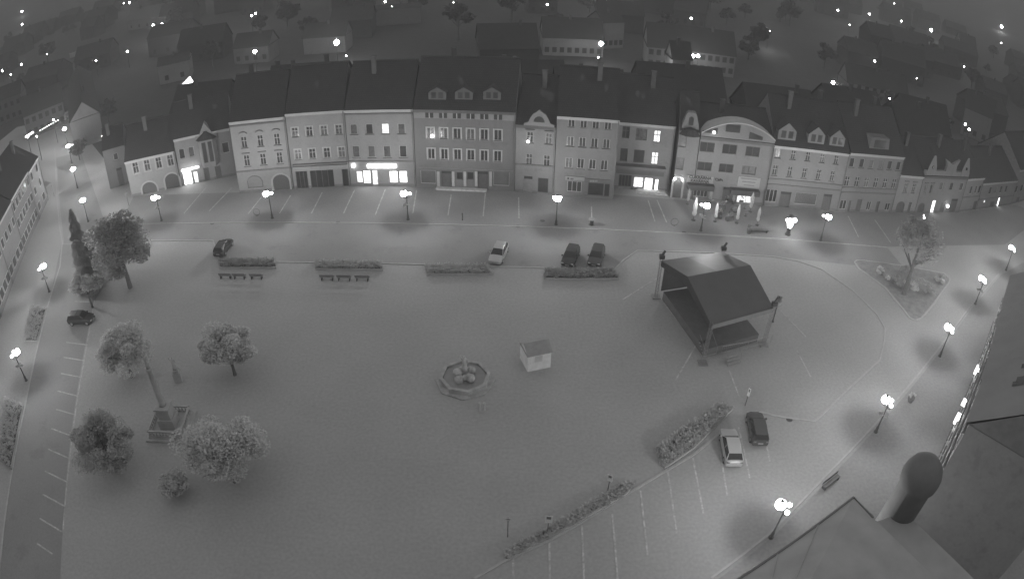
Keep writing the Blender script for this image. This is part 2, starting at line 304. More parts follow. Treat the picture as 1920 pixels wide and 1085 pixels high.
def house(label, A, B, eave, m, rows=(), ops=(), depth=13, rh=5.5, roofm=None, belts=(), corn=True, plinth=True, cat='town house', group=None, name='town_house', roof=True, chim=1, rz_off=0):
    F = Fr(A, B); root = thing(name, (A[0], A[1], 0), F.rz, label, cat, group)
    if isinstance(eave, tuple):
        eave = sum(F.fp(*e)[1] for e in eave)/len(eave) if isinstance(eave[0], tuple) else F.fp(*eave)[1]
    L = F.L; O = []; W_ = []
    for r in rows:
        (x0, y0, x1, y1, n, w, h, st) = r[:8]; lit = r[8] if len(r) > 8 else {}
        R0 = F.rect(x0, y0, w, h); R1 = F.rect(x1, y1, w, h); ww = (R0[1]-R0[0]+R1[1]-R1[0])/2; hh = (R0[3]-R0[2]+R1[3]-R1[2])/2
        zc = (R0[2]+R0[3]+R1[2]+R1[3])/4; c0 = (R0[0]+R0[1])/2; c1 = (R1[0]+R1[1])/2
        for k in range(n):
            c = c0 if n == 1 else c0+(c1-c0)*k/(n-1); c = min(max(c, ww/2+.08), L-ww/2-.08)
            zt = min(zc+hh/2, eave-.12); O.append((c-ww/2, c+ww/2, zt-hh, zt)); W_.append((O[-1], st, lit.get(k)))
    for o in ops:
        (cx, cy, w, h, st) = o[:5]; R = list(F.rect(cx, cy, w, h))
        R[0] = max(R[0], .05); R[1] = min(R[1], L-.05)
        if 'g' in st or 'D' in st or 'B' in st: R[2] = 0.0
        R[2] = max(R[2], 0.0); R[3] = min(R[3], eave-.2)
        if R[1]-R[0] < .2: continue
        O.append(tuple(R)+(('arch',) if 'g' in st or 'A' in st else ())); W_.append((tuple(R), st, o[5] if len(o) > 5 else None))
    wall(O, L, eave, depth, m, root)
    for R, st, pane in W_:
        u0, u1, z0, z1 = R[:4]
        if 'g' in st:
            q = MB(); q.box(u0+.02, u1-.02, .2, .26, 0, z1-.02); d = q.build('gate', pane or DOOR, root)
            if 'r' in st:
                w = (u1-u0)/2; q = MB(); ai = arch_pts(u0, u1, z1-w*.9, w*.9, 12); ao = arch_pts(u0-.3, u1+.3, z1-w*.9, w*.9+.3, 12)
                for k in range(12): q.wallprism([ai[k], ai[k+1], ao[k+1], ao[k]], -.06, -.001)
                q.box(u0-.3, u0, -.06, -.001, 0, z1-w*.9); q.box(u1, u1+.3, -.06, -.001, 0, z1-w*.9); q.build('arch_surround', TRIM, root)
        elif 'D' in st:
            q = MB(); q.box(u0+.05, u1-.05, .15, .2, 0, z1-.5 if z1 > 2.6 else z1-.03); q.box(u0, u0+.05, .08, .2, 0, z1); q.box(u1-.05, u1, .08, .2, 0, z1)
            d = q.build('door', pane or DOOR, root)
            if z1 > 2.6:
                q = MB(); q.box(u0+.05, u1-.05, .15, .18, z1-.5, z1-.03); q.build('fanlight', GLASS, d)
        else: window(root, (u0, u1, z0, z1), st, pane)
    if corn:
        q = MB(); q.box(-.02, L+.02, -.32, -.001, eave-.28, eave); q.box(-.01, L+.01, -.18, -.001, eave-.5, eave-.281); q.build('cornice', TRIM if corn is True else corn, root)
    if corn:
        q = MB(); q.tube([(L-.14, -.42, eave-.1), (L-.14, -.2, eave-.7), (L-.14, -.2, .1)], .06, 6); q.build('downpipe', SILL, root)
    for e in belts:
        z = F.fp(*e)[1]; q = MB(); q.box(0, L, -.14, -.0015, z-.1, z+.12); q.build('belt_course', SILL, root)
    if plinth:
        q = MB(); q2 = sorted([o for o in O if o[2] < .45]); x = 0.0
        for o in q2+[(L, L)]:
            if o[0]-x > .05: MB().box(x, o[0], -.05, -.0008, 0, .45).build('plinth', SILL, root)
            x = max(x, o[1])
    if roof:
        q = MB(); d2 = depth/2
        q.wallprism([], 0, 0) if False else None
        e = .35
        v = [(0, -e, eave+.02), (0, d2, eave+rh), (0, depth+e, eave+.02), (L, -e, eave+.02), (L, d2, eave+rh), (L, depth+e, eave+.02)]
        q.add(v, [(0, 3, 4, 1), (1, 4, 5, 2), (0, 2, 5, 3)])
        rf = q.build('roof', roofm or ROOF, root)
        q = MB(); ge = [(0, eave), (depth, eave), (d2, eave+rh-.12)]
        for x in (.03, L-.03): MB().quad(*[(x, g[0], g[1]+.02) for g in ge]).build('gable_wall', mat('gable_plaster', .2), root)
        if RP.random() < .7 and not isinstance(name, int):
            for k in range(RP.choice((1, 2, 3))):
                x = L*RP.uniform(.15, .85); yy = d2*RP.uniform(.45, .75); sl = rh/(d2+.35); zz = eave+.02+sl*(yy+.35); q = MB()
                q.add([(x-.35, yy-.5, zz-.5*sl+.06), (x+.35, yy-.5, zz-.5*sl+.06), (x+.35, yy+.5, zz+.5*sl+.06), (x-.35, yy+.5, zz+.5*sl+.06)], [(0, 1, 2, 3)]); q.build('roof_window', GLASS, rf)
        q = MB(); q.tube([(0, d2, eave+rh+.02), (L, d2, eave+rh+.02)], .14, 6); q.build('ridge_cap', roofm or ROOF2, rf)
        for k in range(chim):
            q = MB(); cx = L*(.25+.5*k if chim > 1 else .3+.4*random.random()); cy = d2+random.choice((-1.6, 1.6)); q.box(cx-.35, cx+.35, cy-.3, cy+.3, eave+rh*.55, eave+rh+1.1); q.box(cx-.42, cx+.42, cy-.37, cy+.37, eave+rh+1.1, eave+rh+1.22); q.build('chimney', mat('chimney_brick', .1), rf)
    return root, F, eave
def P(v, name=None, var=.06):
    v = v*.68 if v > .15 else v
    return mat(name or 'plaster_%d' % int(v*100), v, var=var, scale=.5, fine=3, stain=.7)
def flat(root, F, name, m, cx, cy, w, h, y0=-.12, y1=-.002, off=0):
    R = F.rect(cx, cy, w, h, off); q = MB(); q.box(R[0], R[1], y0, y1, R[2], R[3]); return q.build(name, m, root), R
def wall_lamp(root, F, px, py, r=.22):
    u, z = F.fp(px, py); q = MB(); q.tube([(u, 0, z+.1), (u, -.45, z+.25), (u, -.55, z+.1)], .03); o = q.build('wall_lamp', IRON, root)
    q = MB(); q.ball(u, -.55, z-.1, r); q.build('lamp_glass', mat('wall_lamp_glass', .9, emis=1.5, var=0), o, smooth=True)
def onroof(F, cx, cy, eave, rh, depth=13):      # distance behind the front at which the view ray meets the roof slope
    off = 0.0
    while off < depth/2 and F.fp(cx, cy, off)[1] > eave+rh*(off+.35)/(depth/2+.35): off += .05
    return off
def dormer(root, F, cx, cy, w, h, off, peak, wins, wallm, gd=2.6, hip=False):
    R = F.rect(cx, cy, w, h, off); u0, u1, z0, z1 = R; c = (u0+u1)/2
    q = MB(); q.wallprism([(u0, z0), (u1, z0), (u1, z1), (c, z1+peak), (u0, z1)], off, off+gd); d = q.build('dormer', wallm, root)
    q = MB(); e = .18
    q.add([(u0-e, off-.12, z1-.05), (c, off-.12, z1+peak+.08), (u1+e, off-.12, z1-.05), (u0-e, off+gd, z1-.05), (c, off+gd, z1+peak+.08), (u1+e, off+gd, z1-.05)], [(0, 1, 4, 3), (1, 2, 5, 4)])
    q.build('dormer_roof', ROOF2, d)
    n = wins; ww = (u1-u0)*.26
    for k in range(n):
        x = c+(k-(n-1)/2)*(u1-u0)*.4
        q = MB(); q.box(x-ww/2, x+ww/2, off-.03, off-.002, z0+.2*(z1-z0), z1-.02); q.build('window', GLASS, d)
# coordinates of the row's party walls on the ground, from west to east
T = P(.36); WH = P(.42); GR = P(.27); MD = P(.33)
# corner house, far left of the row
h0, F0, e0 = house('narrow pale corner house with one window and dark door at the west end of row', (-75.1, 97.8), (-71.0, 100.0), (216, 276), P(.27), ops=[(226, 331, 11, 34, 'D')], rows=[(217, 294, 217, 294, 1, 9, 13, 'pl')], depth=9, rh=3, corn=False)
h1, F1, e1 = house('low two-storey inn with four windows over two dark archways', (-67.2, 93.7), (-58.0, 96.9), ((232, 308), (325, 279)), WH,
    rows=[(255, 317.5, 319, 298, 4, 11, 21, 'cs')], ops=[(281, 356, 28, 30, 'gr'), (323, 340, 27, 30, 'gr')], rh=5, depth=12)
h2, F2, e2 = house('two-storey house with central gable, oriel bay and a brightly lit entrance', (-57.8, 97.0), (-48.0, 100.8), ((323, 258), (432, 243)), P(.34),
    rows=[(341, 288, 359, 285.5, 2, 11, 19, 'p'), (423, 277, 423, 277, 1, 13, 20, 'p')], ops=[(352, 333, 17, 32, '3k', LITP), (368, 335, 9, 28, 'k', LITD), (388, 327, 10, 25, 'D'), (409.7, 324, 11, 26, 'D')], rh=5, depth=12)
u0, z0 = F2.fp(367.5, 266); u1, z1 = F2.fp(407.8, 262); ua, za = F2.fp(379.7, 231)
q = MB(); q.wallprism([(u0, e2-.3), (u1, e2-.3), (u1, z0-.1), ((u0+u1)/2, za+.1), (u0, z0-.1)], -.42, 1.2); gb = q.build('gable', P(.36), h2)
q = MB(); uc = (u0+u1)/2; q.box(uc-.4, uc+.4, -.46, -.422, z0+.9, z0+1.7); q.build('window', GLASS, gb)
zo0 = 2.9; zo1 = e2-1.0
ob = MB(); ob.prism([(u0+.3, -.001), (uc-1.1, -1.1), (uc+1.1, -1.1), (u1-.3, -.001)], zo0, zo1); oo = ob.build('oriel_bay', P(.36), h2)
q = MB(); q.add([(u0, -.43, zo1+.01), (uc-1.3, -1.35, zo1+.01), (uc+1.3, -1.35, zo1+.01), (u1, -.43, zo1+.01), (uc, -.43, zo1+1.45)], [(0, 1, 4), (1, 2, 4), (2, 3, 4), (0, 3, 2, 1)]); q.build('bay_roof', ROOF2, oo)
for dx in (-.55, .55):
    q = MB(); q.box(uc+dx-.36, uc+dx+.36, -1.13, -1.101, zo0+.9, zo1-.4); q.build('window', GLASS, oo)
wall_lamp(h2, F2, 385, 252, .2); flat(h2, F2, 'glowing_canopy', LITP, 357, 314, 34, 2.0, -.9, -.3)  # canopy slab is given its own glow
h3, F3, e3 = house('tall white three-storey house with curved window hoods and a blind arch beside a gateway', (-44.5, 93.2), (-35.2, 94.2), ((430, 230), (533, 217)), WH,
    rows=[(457.5, 267.4, 519, 260.7, 3, 11, 21, 'cla'), (462.8, 302, 524, 295.6, 3, 11, 21, 'clh')], ops=[(527, 341, 31, 28, 'gr')], belts=[(495, 318), (485, 232)], rh=6, chim=2)
R = F3.rect(478, 340, 27, 20); q = MB(); ap = arch_pts(R[0], R[1], R[3]-.9, .9); q.wallprism([(R[0], R[2])]+ap+[(R[1], R[2])], -.05, -.052+.051)
q.build('blind_arch', P(.34), h3)
q = MB()
for k in range(len(ap)-1): q.wallprism([ap[k], ap[k+1], (ap[k+1][0], ap[k+1][1]+.09), (ap[k][0], ap[k][1]+.09)], -.13, -.053)
q.box(R[0]-.08, R[0], -.13, -.002, R[2], R[3]-.8); q.box(R[1], R[1]+.08, -.13, -.002, R[2], R[3]-.8); q.box(R[0]-.08, R[1]+.08, -.15, -.053, R[2]-.15, R[2]); q.build('arch_moulding', SILL, h3)
h4, F4, e4 = house('plain three-storey house with eight small windows above a wide dark shopfront', (-35.1, 94.3), (-25.7, 94.9), ((534, 214), (643, 205)), P(.37),
    rows=[(553, 249.6, 635, 241.6, 4, 12, 18, 'csl'), (558.7, 290, 640.6, 285, 4, 12, 19, 'csl')], ops=[(566, 335, 22, 28, 'B3k', GLASSD), (604, 333, 44, 30, 'B4k', GLASSD), (648, 332, 13, 31, 'Bk', GLASSD)], belts=[(590, 212)], rh=6)
flat(h4, F4, 'fascia_board', P(.4), 601, 313.5, 103, 8, -.35)
o, R = flat(h4, F4, 'awning_box', SILL, 601, 306, 104, 2.5, -.5)
h5, F5, e5 = house('three-storey house with a dazzling white sign bar over lit shop windows', (-25.6, 94.9), (-15.1, 94.6), ((650, 205), (769, 205)), P(.37),
    rows=[(663, 242, 752.6, 242, 4, 13.5, 19, 'pl', {2: LITD}), (667.4, 284.3, 755.6, 284.7, 4, 13.5, 22, 'pl')],
    ops=[(674, 332, 12, 22, 'k', LITD), (688, 332, 14, 24, 'k', LITP), (703, 333, 11, 28, 'k', LITD), (738, 332, 16, 22, 'k', LITP), (756, 332, 15, 22, 'k', LITP)], belts=[(700, 213.5), (715, 302)], rh=6)
flat(h5, F5, 'lit_sign', SIGNL, 716, 311, 54, 6, -.2)
flat(h5, F5, 'corner_light', GLOWS, 663, 310, 5, 5, -.3, -.1)
h6, F6, e6 = house('grey four-storey house with three twin-window dormers and a recessed shop entrance', (-15.0, 94.5), (.1, 93.2), ((775, 205), (967, 209)), P(.235),
    rows=[(807, 251, 933.6, 252, 6, 14, 20, 'dsl'), (808.6, 289, 933, 292.6, 6, 13.5, 20, 'dsl')],
    ops=[(803, 332, 29, 25, '', mat('blind_panel', .12, kind='slat')), (838, 334, 21, 27, 'D'), (862, 330, 12, 14, 'k', GLASSD), (882, 330, 12, 14, 'k', GLASSD), (905, 335, 20, 27, 'D'), (940, 335, 30, 27, '', mat('blind_panel', .12, kind='slat'))], rh=6.5, belts=[(870, 318)], corn=FRD)
R = F6.rect(870, 214, 192, 15); Lb = F6.L
rr = [F6.rect(805+(934-805)*k/5, 214+2*k/5, 15, 13) for k in range(6)]
zc0 = min(r[2] for r in rr); zc1 = max(r[3] for r in rr)
q = MB(); q.box(.05, Lb-.05, -.06, -.002, zc0-.1, e6-.52); bb = q.build('attic_band', P(.36), h6)
for r in rr:
    q = MB(); q.box(r[0], r[1], -.11, -.062, zc0, min(zc1, e6-.55)); w_ = q.build('window', GLASS, bb); q = MB(); q.box((r[0]+r[1])/2-.06, (r[0]+r[1])/2+.06, -.13, -.112, zc0, min(zc1, e6-.55)); q.build('mullion', FRW, w_)
q = MB(); q.box(.1, Lb-.1, -.1, -.051, 2.9+.25, 2.9+.45); q.build('shop_fascia', TRIM, h6)
for cx in (819.7, 869.5, 922.5): dormer(h6, F6, cx, 180, 33, 14, onroof(F6, cx, 187.5, e6, 6.5), .75, 2, P(.16), 3)
for x in (822, 850, 872, 893, 920): flat(h6, F6, 'pilaster', TRIM, x, 335, 5, 27, -.12, -.052)
q = MB(); q.box(3.2, 11.0, -.9, -.06, 0, .22); q.build('doorstep', STONE, h6)
wall_lamp(h6, F6, 811.5, 252, .24)
h7, F7, e7 = house('narrow two-bay house with a curved baroque gable on its dark roof', (.15, 93.1), (5.9, 92.2), ((970, 232), (1050, 239)), P(.33),
    rows=[(993.7, 257, 1029, 261, 2, 12, 20, 'clh'), (992, 298, 1025, 303, 2, 12, 21, 'cl')], ops=[(990, 345, 17, 29, 'D', mat('pale_door', .22)), (1018, 348, 20, 28, 'k', GLASSD)], rh=6, belts=[(1005, 310)], corn=FRD)
u0, z0 = F7.fp(983, 227); u1, z1 = F7.fp(1040, 230); ua, za = F7.fp(1011, 205); uc = (u0+u1)/2; zb = e7; w = (u1-u0)/2; hh = za-e7
q = MB(); q.wallprism([(uc-w, zb), (uc+w, zb), (uc+w, zb+.12*hh), (uc+w*.72, zb+.2*hh), (uc+w*.6, zb+.45*hh), (uc+w*.42, zb+.72*hh), (uc+w*.2, zb+.85*hh), (uc, zb+hh), (uc-w*.2, zb+.85*hh), (uc-w*.42, zb+.72*hh), (uc-w*.6, zb+.45*hh), (uc-w*.72, zb+.2*hh), (uc-w, zb+.12*hh)], -.34, -.0); gb = q.build('gable', P(.33), h7)
q = MB(); ap = arch_pts(uc-.8, uc+.8, zb+.25*hh, .9, 8); q.wallprism(ap, -.37, -.342); q.build('lunette_window', GLASS, gb)
wall_lamp(h7, F7, 991, 262, .2)
h8, F8, e8 = house('grey three-storey house with twelve shuttered windows over two shop fascias', (6.0, 92.0), (14.9, 91.2), ((1054, 216), (1160, 226)), P(.26),
    rows=[(1071.7, 229.6, 1140, 236.5, 4, 13, 16, 'd'), (1069.5, 264.7, 1137, 270.7, 4, 13, 18, 'dl'), (1066.7, 304, 1132.7, 311.7, 4, 13, 19, 'dl')],
    ops=[(1077, 350, 27, 20, '3', GLASSD), (1117, 355, 30, 24, 'k', GLASSD), (1138, 357, 10, 24, 'k', GLASSD)], rh=6)
flat(h8, F8, 'shop_sign_board', P(.44), 1078, 334, 36, 7, -.2); flat(h8, F8, 'shop_sign_board', P(.2), 1120, 339, 48, 7, -.2)
flat(h8, F8, 'sign_emblem', mat('ink', .03), 1065.5, 333.5, 3.5, 3.5, -.22, -.2)
for k in range(7): flat(h8, F8, 'sign_lettering', mat('ink', .03) if k < 2 else P(.5), 1071+k*3+(30 if k > 1 else 0), 334.5+(4 if k > 1 else 0), 2.2, 3, -.22, -.2)
h9, F9, e9 = house('set-back house with three tall upper windows, one glowing, and a lit shop doorway', (15.0, 95.4), (24.2, 94.7), ((1165, 227), (1255, 237)), P(.35),
    rows=[(1173.6, 248, 1173.6, 248, 1, 14, 22, 'ck'), (1202.8, 252, 1202.8, 252, 1, 21, 22, '3k'), (1232.3, 256, 1232.3, 256, 1, 13, 22, 'ck', {0: LITD}),
          (1169.6, 290, 1169.6, 290, 1, 14, 24, 'pk'), (1198, 293, 1198, 293, 1, 20, 24, 'pk'), (1228, 297, 1228, 297, 1, 13, 23, 'ck', {0: LITD})],
    ops=[(1216, 345, 16, 22, 'Bk', LITP), (1231, 347, 6, 21, 'Bk', LITP), (1197, 342, 19, 20, 'k', LITD), (1172, 339, 24, 22, '4k', GLASSD)], rh=6)
flat(h9, F9, 'canopy', SILL, 1200, 311, 94, 6, -1.3); flat(h9, F9, 'fascia_board', P(.2), 1200, 322, 90, 9, -.3)
q = MB(); q.box(4.0, 9.0, -1.5, -.06, 0, .15); q.box(4.3, 8.7, -1.1, -.061, .15, .3); q.build('doorstep', STONE, h9)
F10 = Fr((24.4, 92.9), (27.3, 92.5))
h10, F10, e10 = house('slim tower-like house with a little dark dome cap over a lit archway', (24.4, 92.9), (27.5, 92.4), ((1258, 241), (1294, 246)), P(.31),
    rows=[(1274, 263.7, 1274, 263.7, 1, 14, 23, 'pk'), (1268, 306, 1268, 306, 1, 14, 23, 'pk')], ops=[(1264, 350, 29, 36, 'gr', mat('pale_gate', .2))], rh=4.5, corn=False, chim=0)
L = F10.L; uc = L/2
q = MB(); q.wallprism([(uc-1.4, e10-.2), (uc+1.4, e10-.2), (uc+1.2, e10+1.1), (uc+.75, e10+2.6), (uc+.5, e10+2.9), (uc-.5, e10+2.9), (uc-.75, e10+2.6), (uc-1.2, e10+1.1)], .1, 1.2); gb = q.build('gable_turret', P(.28), h10)
q = MB(); ap = arch_pts(uc-.36, uc+.36, e10+1.9, .36, 8); q.wallprism([(uc-.36, e10+.9)]+ap+[(uc+.36, e10+.9)], .06, .098); q.build('arched_window', GLASS, gb)
q = MB()
for k in range(8):
    a0, a1 = math.pi*k/8, math.pi*(k+1)/8
    q.add([(uc-1.6*math.cos(a0), -.05-1.0*math.sin(a0), e10-.6), (uc-1.6*math.cos(a1), -.05-1.0*math.sin(a1), e10-.6), (uc-.9*math.cos(a1), -.05-.5*math.sin(a1), e10+.35), (uc-.9*math.cos(a0), -.05-.5*math.sin(a0), e10+.35)], [(0, 1, 2, 3)])
    q.add([(uc-.9*math.cos(a0), -.05-.5*math.sin(a0), e10+.35), (uc-.9*math.cos(a1), -.05-.5*math.sin(a1), e10+.35), (uc, .1, e10+.6)], [(0, 1, 2)])
q.build('dome_cap', ROOF2, h10, smooth=True)
for px in (1247.5, 1279):
    u, z = F10.fp(px, 338); q = MB(); q.ball(max(.12, min(u, L-.1)), -.3, 3.2, .13); q.build('arch_lamp', mat('arch_lamp_glass', .9, emis=5, var=0), h10)
h11, F11, e11 = house('cafe house with a segmental arched top storey and wide triple windows', (27.6, 92.3), (39.5, 91.6), ((1296, 252), (1446, 269)), P(.31),
    rows=[(1324, 274, 1411, 285.5, 3, 27, 18, 'dk'), (1318, 310, 1404, 321, 3, 27, 16, 'dk')],
    ops=[(1310, 362, 34, 14, '4', GLASSD), (1366, 362, 22, 22, 'D', DOOR), (1399, 370, 34, 22, '4', LITD)], rh=3.5, corn=FRD)
L = F11.L; zt = F11.fp(1362, 228)[1]; n = 16
q = MB(); ap = [(L*i/n, e11+.15+(zt-e11-.15)*math.sin(math.pi*(.03+.94*i/n))**.8) for i in range(n+1)]; q.wallprism([(0, e11)]+ap+[(L, e11)], -.25, 2.5); gb = q.build('arched_gable', P(.31), h11)
q = MB()
for k in range(n): q.wallprism([ap[k], ap[k+1], (ap[k+1][0], ap[k+1][1]+.15), (ap[k][0], ap[k][1]+.15)], -.4, 2.6)
q.build('coping', TRIM, gb)
for cx, cy, w, h, sl in ((1331, 243, 28, 11, 1), (1374, 240, 27, 14, 0), (1417, 254, 26, 13, -1)):
    R = F11.rect(cx, cy, w, h); q = MB(); za, zb = (R[3]-.6*(sl == 1), R[3]-.6*(sl == -1)); zb_ = max(R[2], e11+.15)
    q.wallprism([(R[0], zb_), (R[1], zb_), (R[1], zb), (R[0], za)], -.3, -.252); q.build('gable_window', GLASS, gb)
wall_lamp(h11, F11, 1338, 245, .22)
flat(h11, F11, 'awning', mat('dark_awning', .07), 1312, 347, 50, 9, -1.2); flat(h11, F11, 'awning', mat('dark_awning', .07), 1395, 357, 54, 9, -1.2)
def text(root, F, s, cx, cy, h, m, y, width=None):
    u, z = F.fp(cx, cy); c = bpy.data.curves.new('sign_text', 'FONT'); c.body = s; c.size = h; c.align_x = 'CENTER'; c.align_y = 'CENTER'; c.extrude = .02; c.offset = .02
    t = bpy.data.objects.new('tmp', c); COL.objects.link(t); dg = bpy.context.evaluated_depsgraph_get(); me = bpy.data.meshes.new_from_object(t.evaluated_get(dg)); bpy.data.objects.remove(t)
    me.materials.clear(); me.materials.append(m); o = bpy.data.objects.new('sign_lettering', me); COL.objects.link(o); o.parent = root; o.location = (u, y, z); o.rotation_euler = (math.pi/2, 0, 0)
    if width:
        ws = max(v.co.x for v in me.vertices)-min(v.co.x for v in me.vertices); o.scale = (width/ws, 1, 1)
    return o
INK = mat('ink', .03)
sb, R = flat(h11, F11, 'sign_board', P(.5), 1313, 336, 49, 13, -.1)
text(sb, F11, 'CUKRÁRNA', 1313, 332.6, .66, INK, -.14, 3.6); text(sb, F11, 'KAVÁRNA', 1312, 339.3, .66, INK, -.14, 3.0)
text(h11, F11, 'Cafe', 1348, 337, .62, INK, -.05, 1.3)
sb, R = flat(h11, F11, 'sign_board', P(.5), 1404, 341, 42, 19, -.1)
for k in range(3): flat(sb, F11, 'sign_lettering', P(.3), 1404, 335+k*6, 30-k*5, 1.6, -.13, -.1)
h12, F12, e12 = house('house with three pointed dormers and ten narrow windows under curved hoods', (39.6, 91.6), (53.3, 91.3), ((1447, 272), (1590, 287)), P(.3),
    rows=[(1459.3, 287.5, 1568.4, 299.8, 5, 8.5, 17, 'cla'), (1453, 320, 1561, 329.7, 5, 8.5, 19, 'cl')],
    ops=[(1445, 367, 24, 24, '3', GLASSD), (1472, 372, 20, 25, 'D'), (1511, 373, 42, 22, '', mat('shop_blind', .13, var=.4, scale=6)), (1550, 378, 16, 28, 'D')], belts=[(1500, 340), (1497, 350)], rh=6.5, chim=2)
for cx, cy, w, h in ((1476, 254, 34, 17), (1531, 261, 31, 17), (1570, 266, 28, 16)): dormer(h12, F12, cx, cy, w, h, .5, 1.3, 2, P(.27), 3)
h13, F13, e13 = house('long three-storey house with twelve plain windows and one broad flat dormer', (53.4, 91.3), (65.6, 92.6), ((1592, 284), (1701, 296)), P(.3),
    rows=[(1598, 304.8, 1685, 311.6, 6, 8.5, 17, 'pl'), (1588.7, 339.6, 1676, 345.7, 6, 8.5, 19, 'cl')],
    ops=[(1581, 384, 12, 17, 'd', GLASSD), (1592, 386, 4, 20, 'D'), (1610, 385, 9, 23, 'D'), (1629, 386, 8, 16, 'd', GLASSD), (1645, 387, 6, 19, 'D'), (1664, 388, 9, 14, 'd', GLASSD)], belts=[(1626, 353), (1624, 362)], rh=6.5, chim=2)
of = onroof(F13, 1650, 280, e13, 6.5); R = F13.rect(1650, 270, 38, 22, of); q = MB(); q.wallprism([(R[0], R[2]), (R[1], R[2]), (R[1]-.3, R[3]), (R[0]+.3, R[3])], of, of+3); d = q.build('dormer', P(.2), h13)
q = MB(); q.box(R[0]+1.0, R[1]-1.0, of-.04, of-.002, R[2]+.3, R[3]-.4); q.build('window', GLASS, d)
h14, F14, e14 = house('low two-bay house with an arched gateway right of the long house', (65.7, 92.7), (71.6, 93.2), ((1693, 328), (1732, 330)), P(.36),
    rows=[(1698, 352, 1713.5, 353, 2, 6, 17, 'clh')], ops=[(1688, 388, 15, 21, 'g'), (1705, 388, 5, 18, 'D')], rh=5)
h15, F15, e15 = house('ornate house with two small pointed gables and a horned central parapet', (71.7, 93.3), (85.0, 95.7), ((1737, 329), (1815, 332)), P(.3),
    rows=[(1734.7, 355, 1745.8, 355, 2, 5, 17, 'ph'), (1765, 350, 1803, 350, 3, 7, 15, 'p')], ops=[(1727, 390, 12, 19, 'g'), (1750, 386, 6, 20, 'Bk', LITP), (1767, 388, 8, 17, 'D'), (1788, 384, 12, 22, 'D')], rh=5, corn=FRD)
L = F15.L
q = MB(); q.box(0, L, -.2, .4, e15+.01, e15+1.0); q.build('parapet', P(.3), h15)
for uc in (1.6, L-1.5):
    q = MB(); q.wallprism([(uc-1.4, e15+.2), (uc+1.4, e15+.2), (uc+1.1, e15+1.9), (uc+.25, e15+4.0), (uc-.25, e15+4.0), (uc-1.1, e15+1.9)], -.3, -.21); gb = q.build('gable', P(.3), h15)
    q = MB(); q.ball(uc, -.32, e15+1.8, .3); q.build('gable_window', GLASS, gb)
uc = L/2+.6; q = MB(); q.wallprism([(uc-1.6, e15+1.0), (uc+1.6, e15+1.0), (uc+1.5, e15+2.2), (uc+2.2, e15+3.4), (uc+1.2, e15+3.0), (uc, e15+2.4), (uc-1.2, e15+3.0), (uc-2.2, e15+3.4), (uc-1.5, e15+2.2)], -.24, .3); q.build('ornamental_parapet', P(.28), h15)
wall_lamp(h15, F15, 1774, 383, .3)
h16, F16, e16 = house('pale house with four closely set windows above a blank shop wall', (85.1, 95.8), (91.8, 97.9), ((1822, 333), (1855, 333)), P(.34), rows=[(1821, 357, 1848, 354, 4, 4.5, 14, 'p')], belts=[(1818, 369)], ops=[(1828, 384, 6, 14, 'D')], rh=5)
h17, F17, e17 = house('plain house near the end of the row with four windows and one lit doorway', (91.9, 98.0), (108.1, 103.2), ((1858, 341), (1900, 339)), P(.31), rows=[(1857, 358, 1887, 354.5, 4, 5, 13, 'p')], belts=[(1870, 370)], ops=[(1873, 376, 3, 11, 'Bk', LITP), (1846, 378, 3, 5, '', LITD), (1860, 384, 8, 12, 'D')], rh=5)
h18, F18, e18 = house('last house of the row cut by the right edge with a stepped gable', (108.2, 103.3), (124, 110), 8.5, P(.31), rows=[(1905, 355, 1916, 353, 2, 5, 12, 'p')], ops=[(1908, 375, 5, 10, 'D')], rh=6)
# ------------------------------------------------------------------ west and south-east rows
def dirrow(A, B, segs, labels, eaves, mats, nwin, storeys, stripes=False):
    A = Vector(A); B = Vector(B); L = (B-A).length; u = (B-A)/L
    for (s0, s1), lab, ev, m, nw, st in zip(segs, labels, eaves, mats, nwin, storeys):
        a = A+u*(L*s0); c = A+u*(L*s1-(.0 if stripes else .05))
        r, F, e = house(lab, a, c, ev, m, rh=4.5, depth=11, corn=not stripes, roofm=mat('se_sheet_roof', .24, var=.1, scale=.3) if stripes else None)
        for s in range(st):
            z = 1.0 if s == 0 else .9+s*(ev-.6)/st+.3; hgt = 1.9 if stripes else 1.6
            for k in range(nw):
                cu = F.L*(k+.5)/nw; ww = (.55 if s else .8) if stripes else (.75 if s else 1.0)
                q = MB(); q.box(cu-ww, cu+ww, -.08, -.004, z, z+hgt); f = q.build('window', TRIM, r)
                q = MB(); q.box(cu-ww+.15, cu+ww-.15, -.09, -.082, z+.15, z+hgt-.1); q.build('pane', GLASS, f)
                if stripes: q = MB(); q.box(cu-ww-.1, cu+ww+.1, -.25, -.091, z-.2, z-.05); q.build('sill', SILL, f)
            if stripes:
                q = MB(); q.box(0, F.L, -.22, -.0015, z+hgt+.3, z+hgt+.55); q.build('belt_course', SILL if s else TRIM, r)
        yield r, F, e
list(dirrow((-68.5, 47.5), (-90.6, 94.8), [(0, .2), (.2, .38), (.38, .58), (.58, .83), (.83, 1.0)],
    ['west row house cut by the left edge of the view', 'west row house with broad framed shop windows', 'west row house with a plain pale upper storey', 'west row house with dark shopfront and slim upper windows', 'narrow end house of the west row beside the pale awning'],
    [9.4, 9.2, 9.6, 9.8, 9.4], [P(.28), P(.25), P(.27), P(.22), P(.25)], [4, 4, 4, 6, 2], [2, 2, 2, 3, 3]))
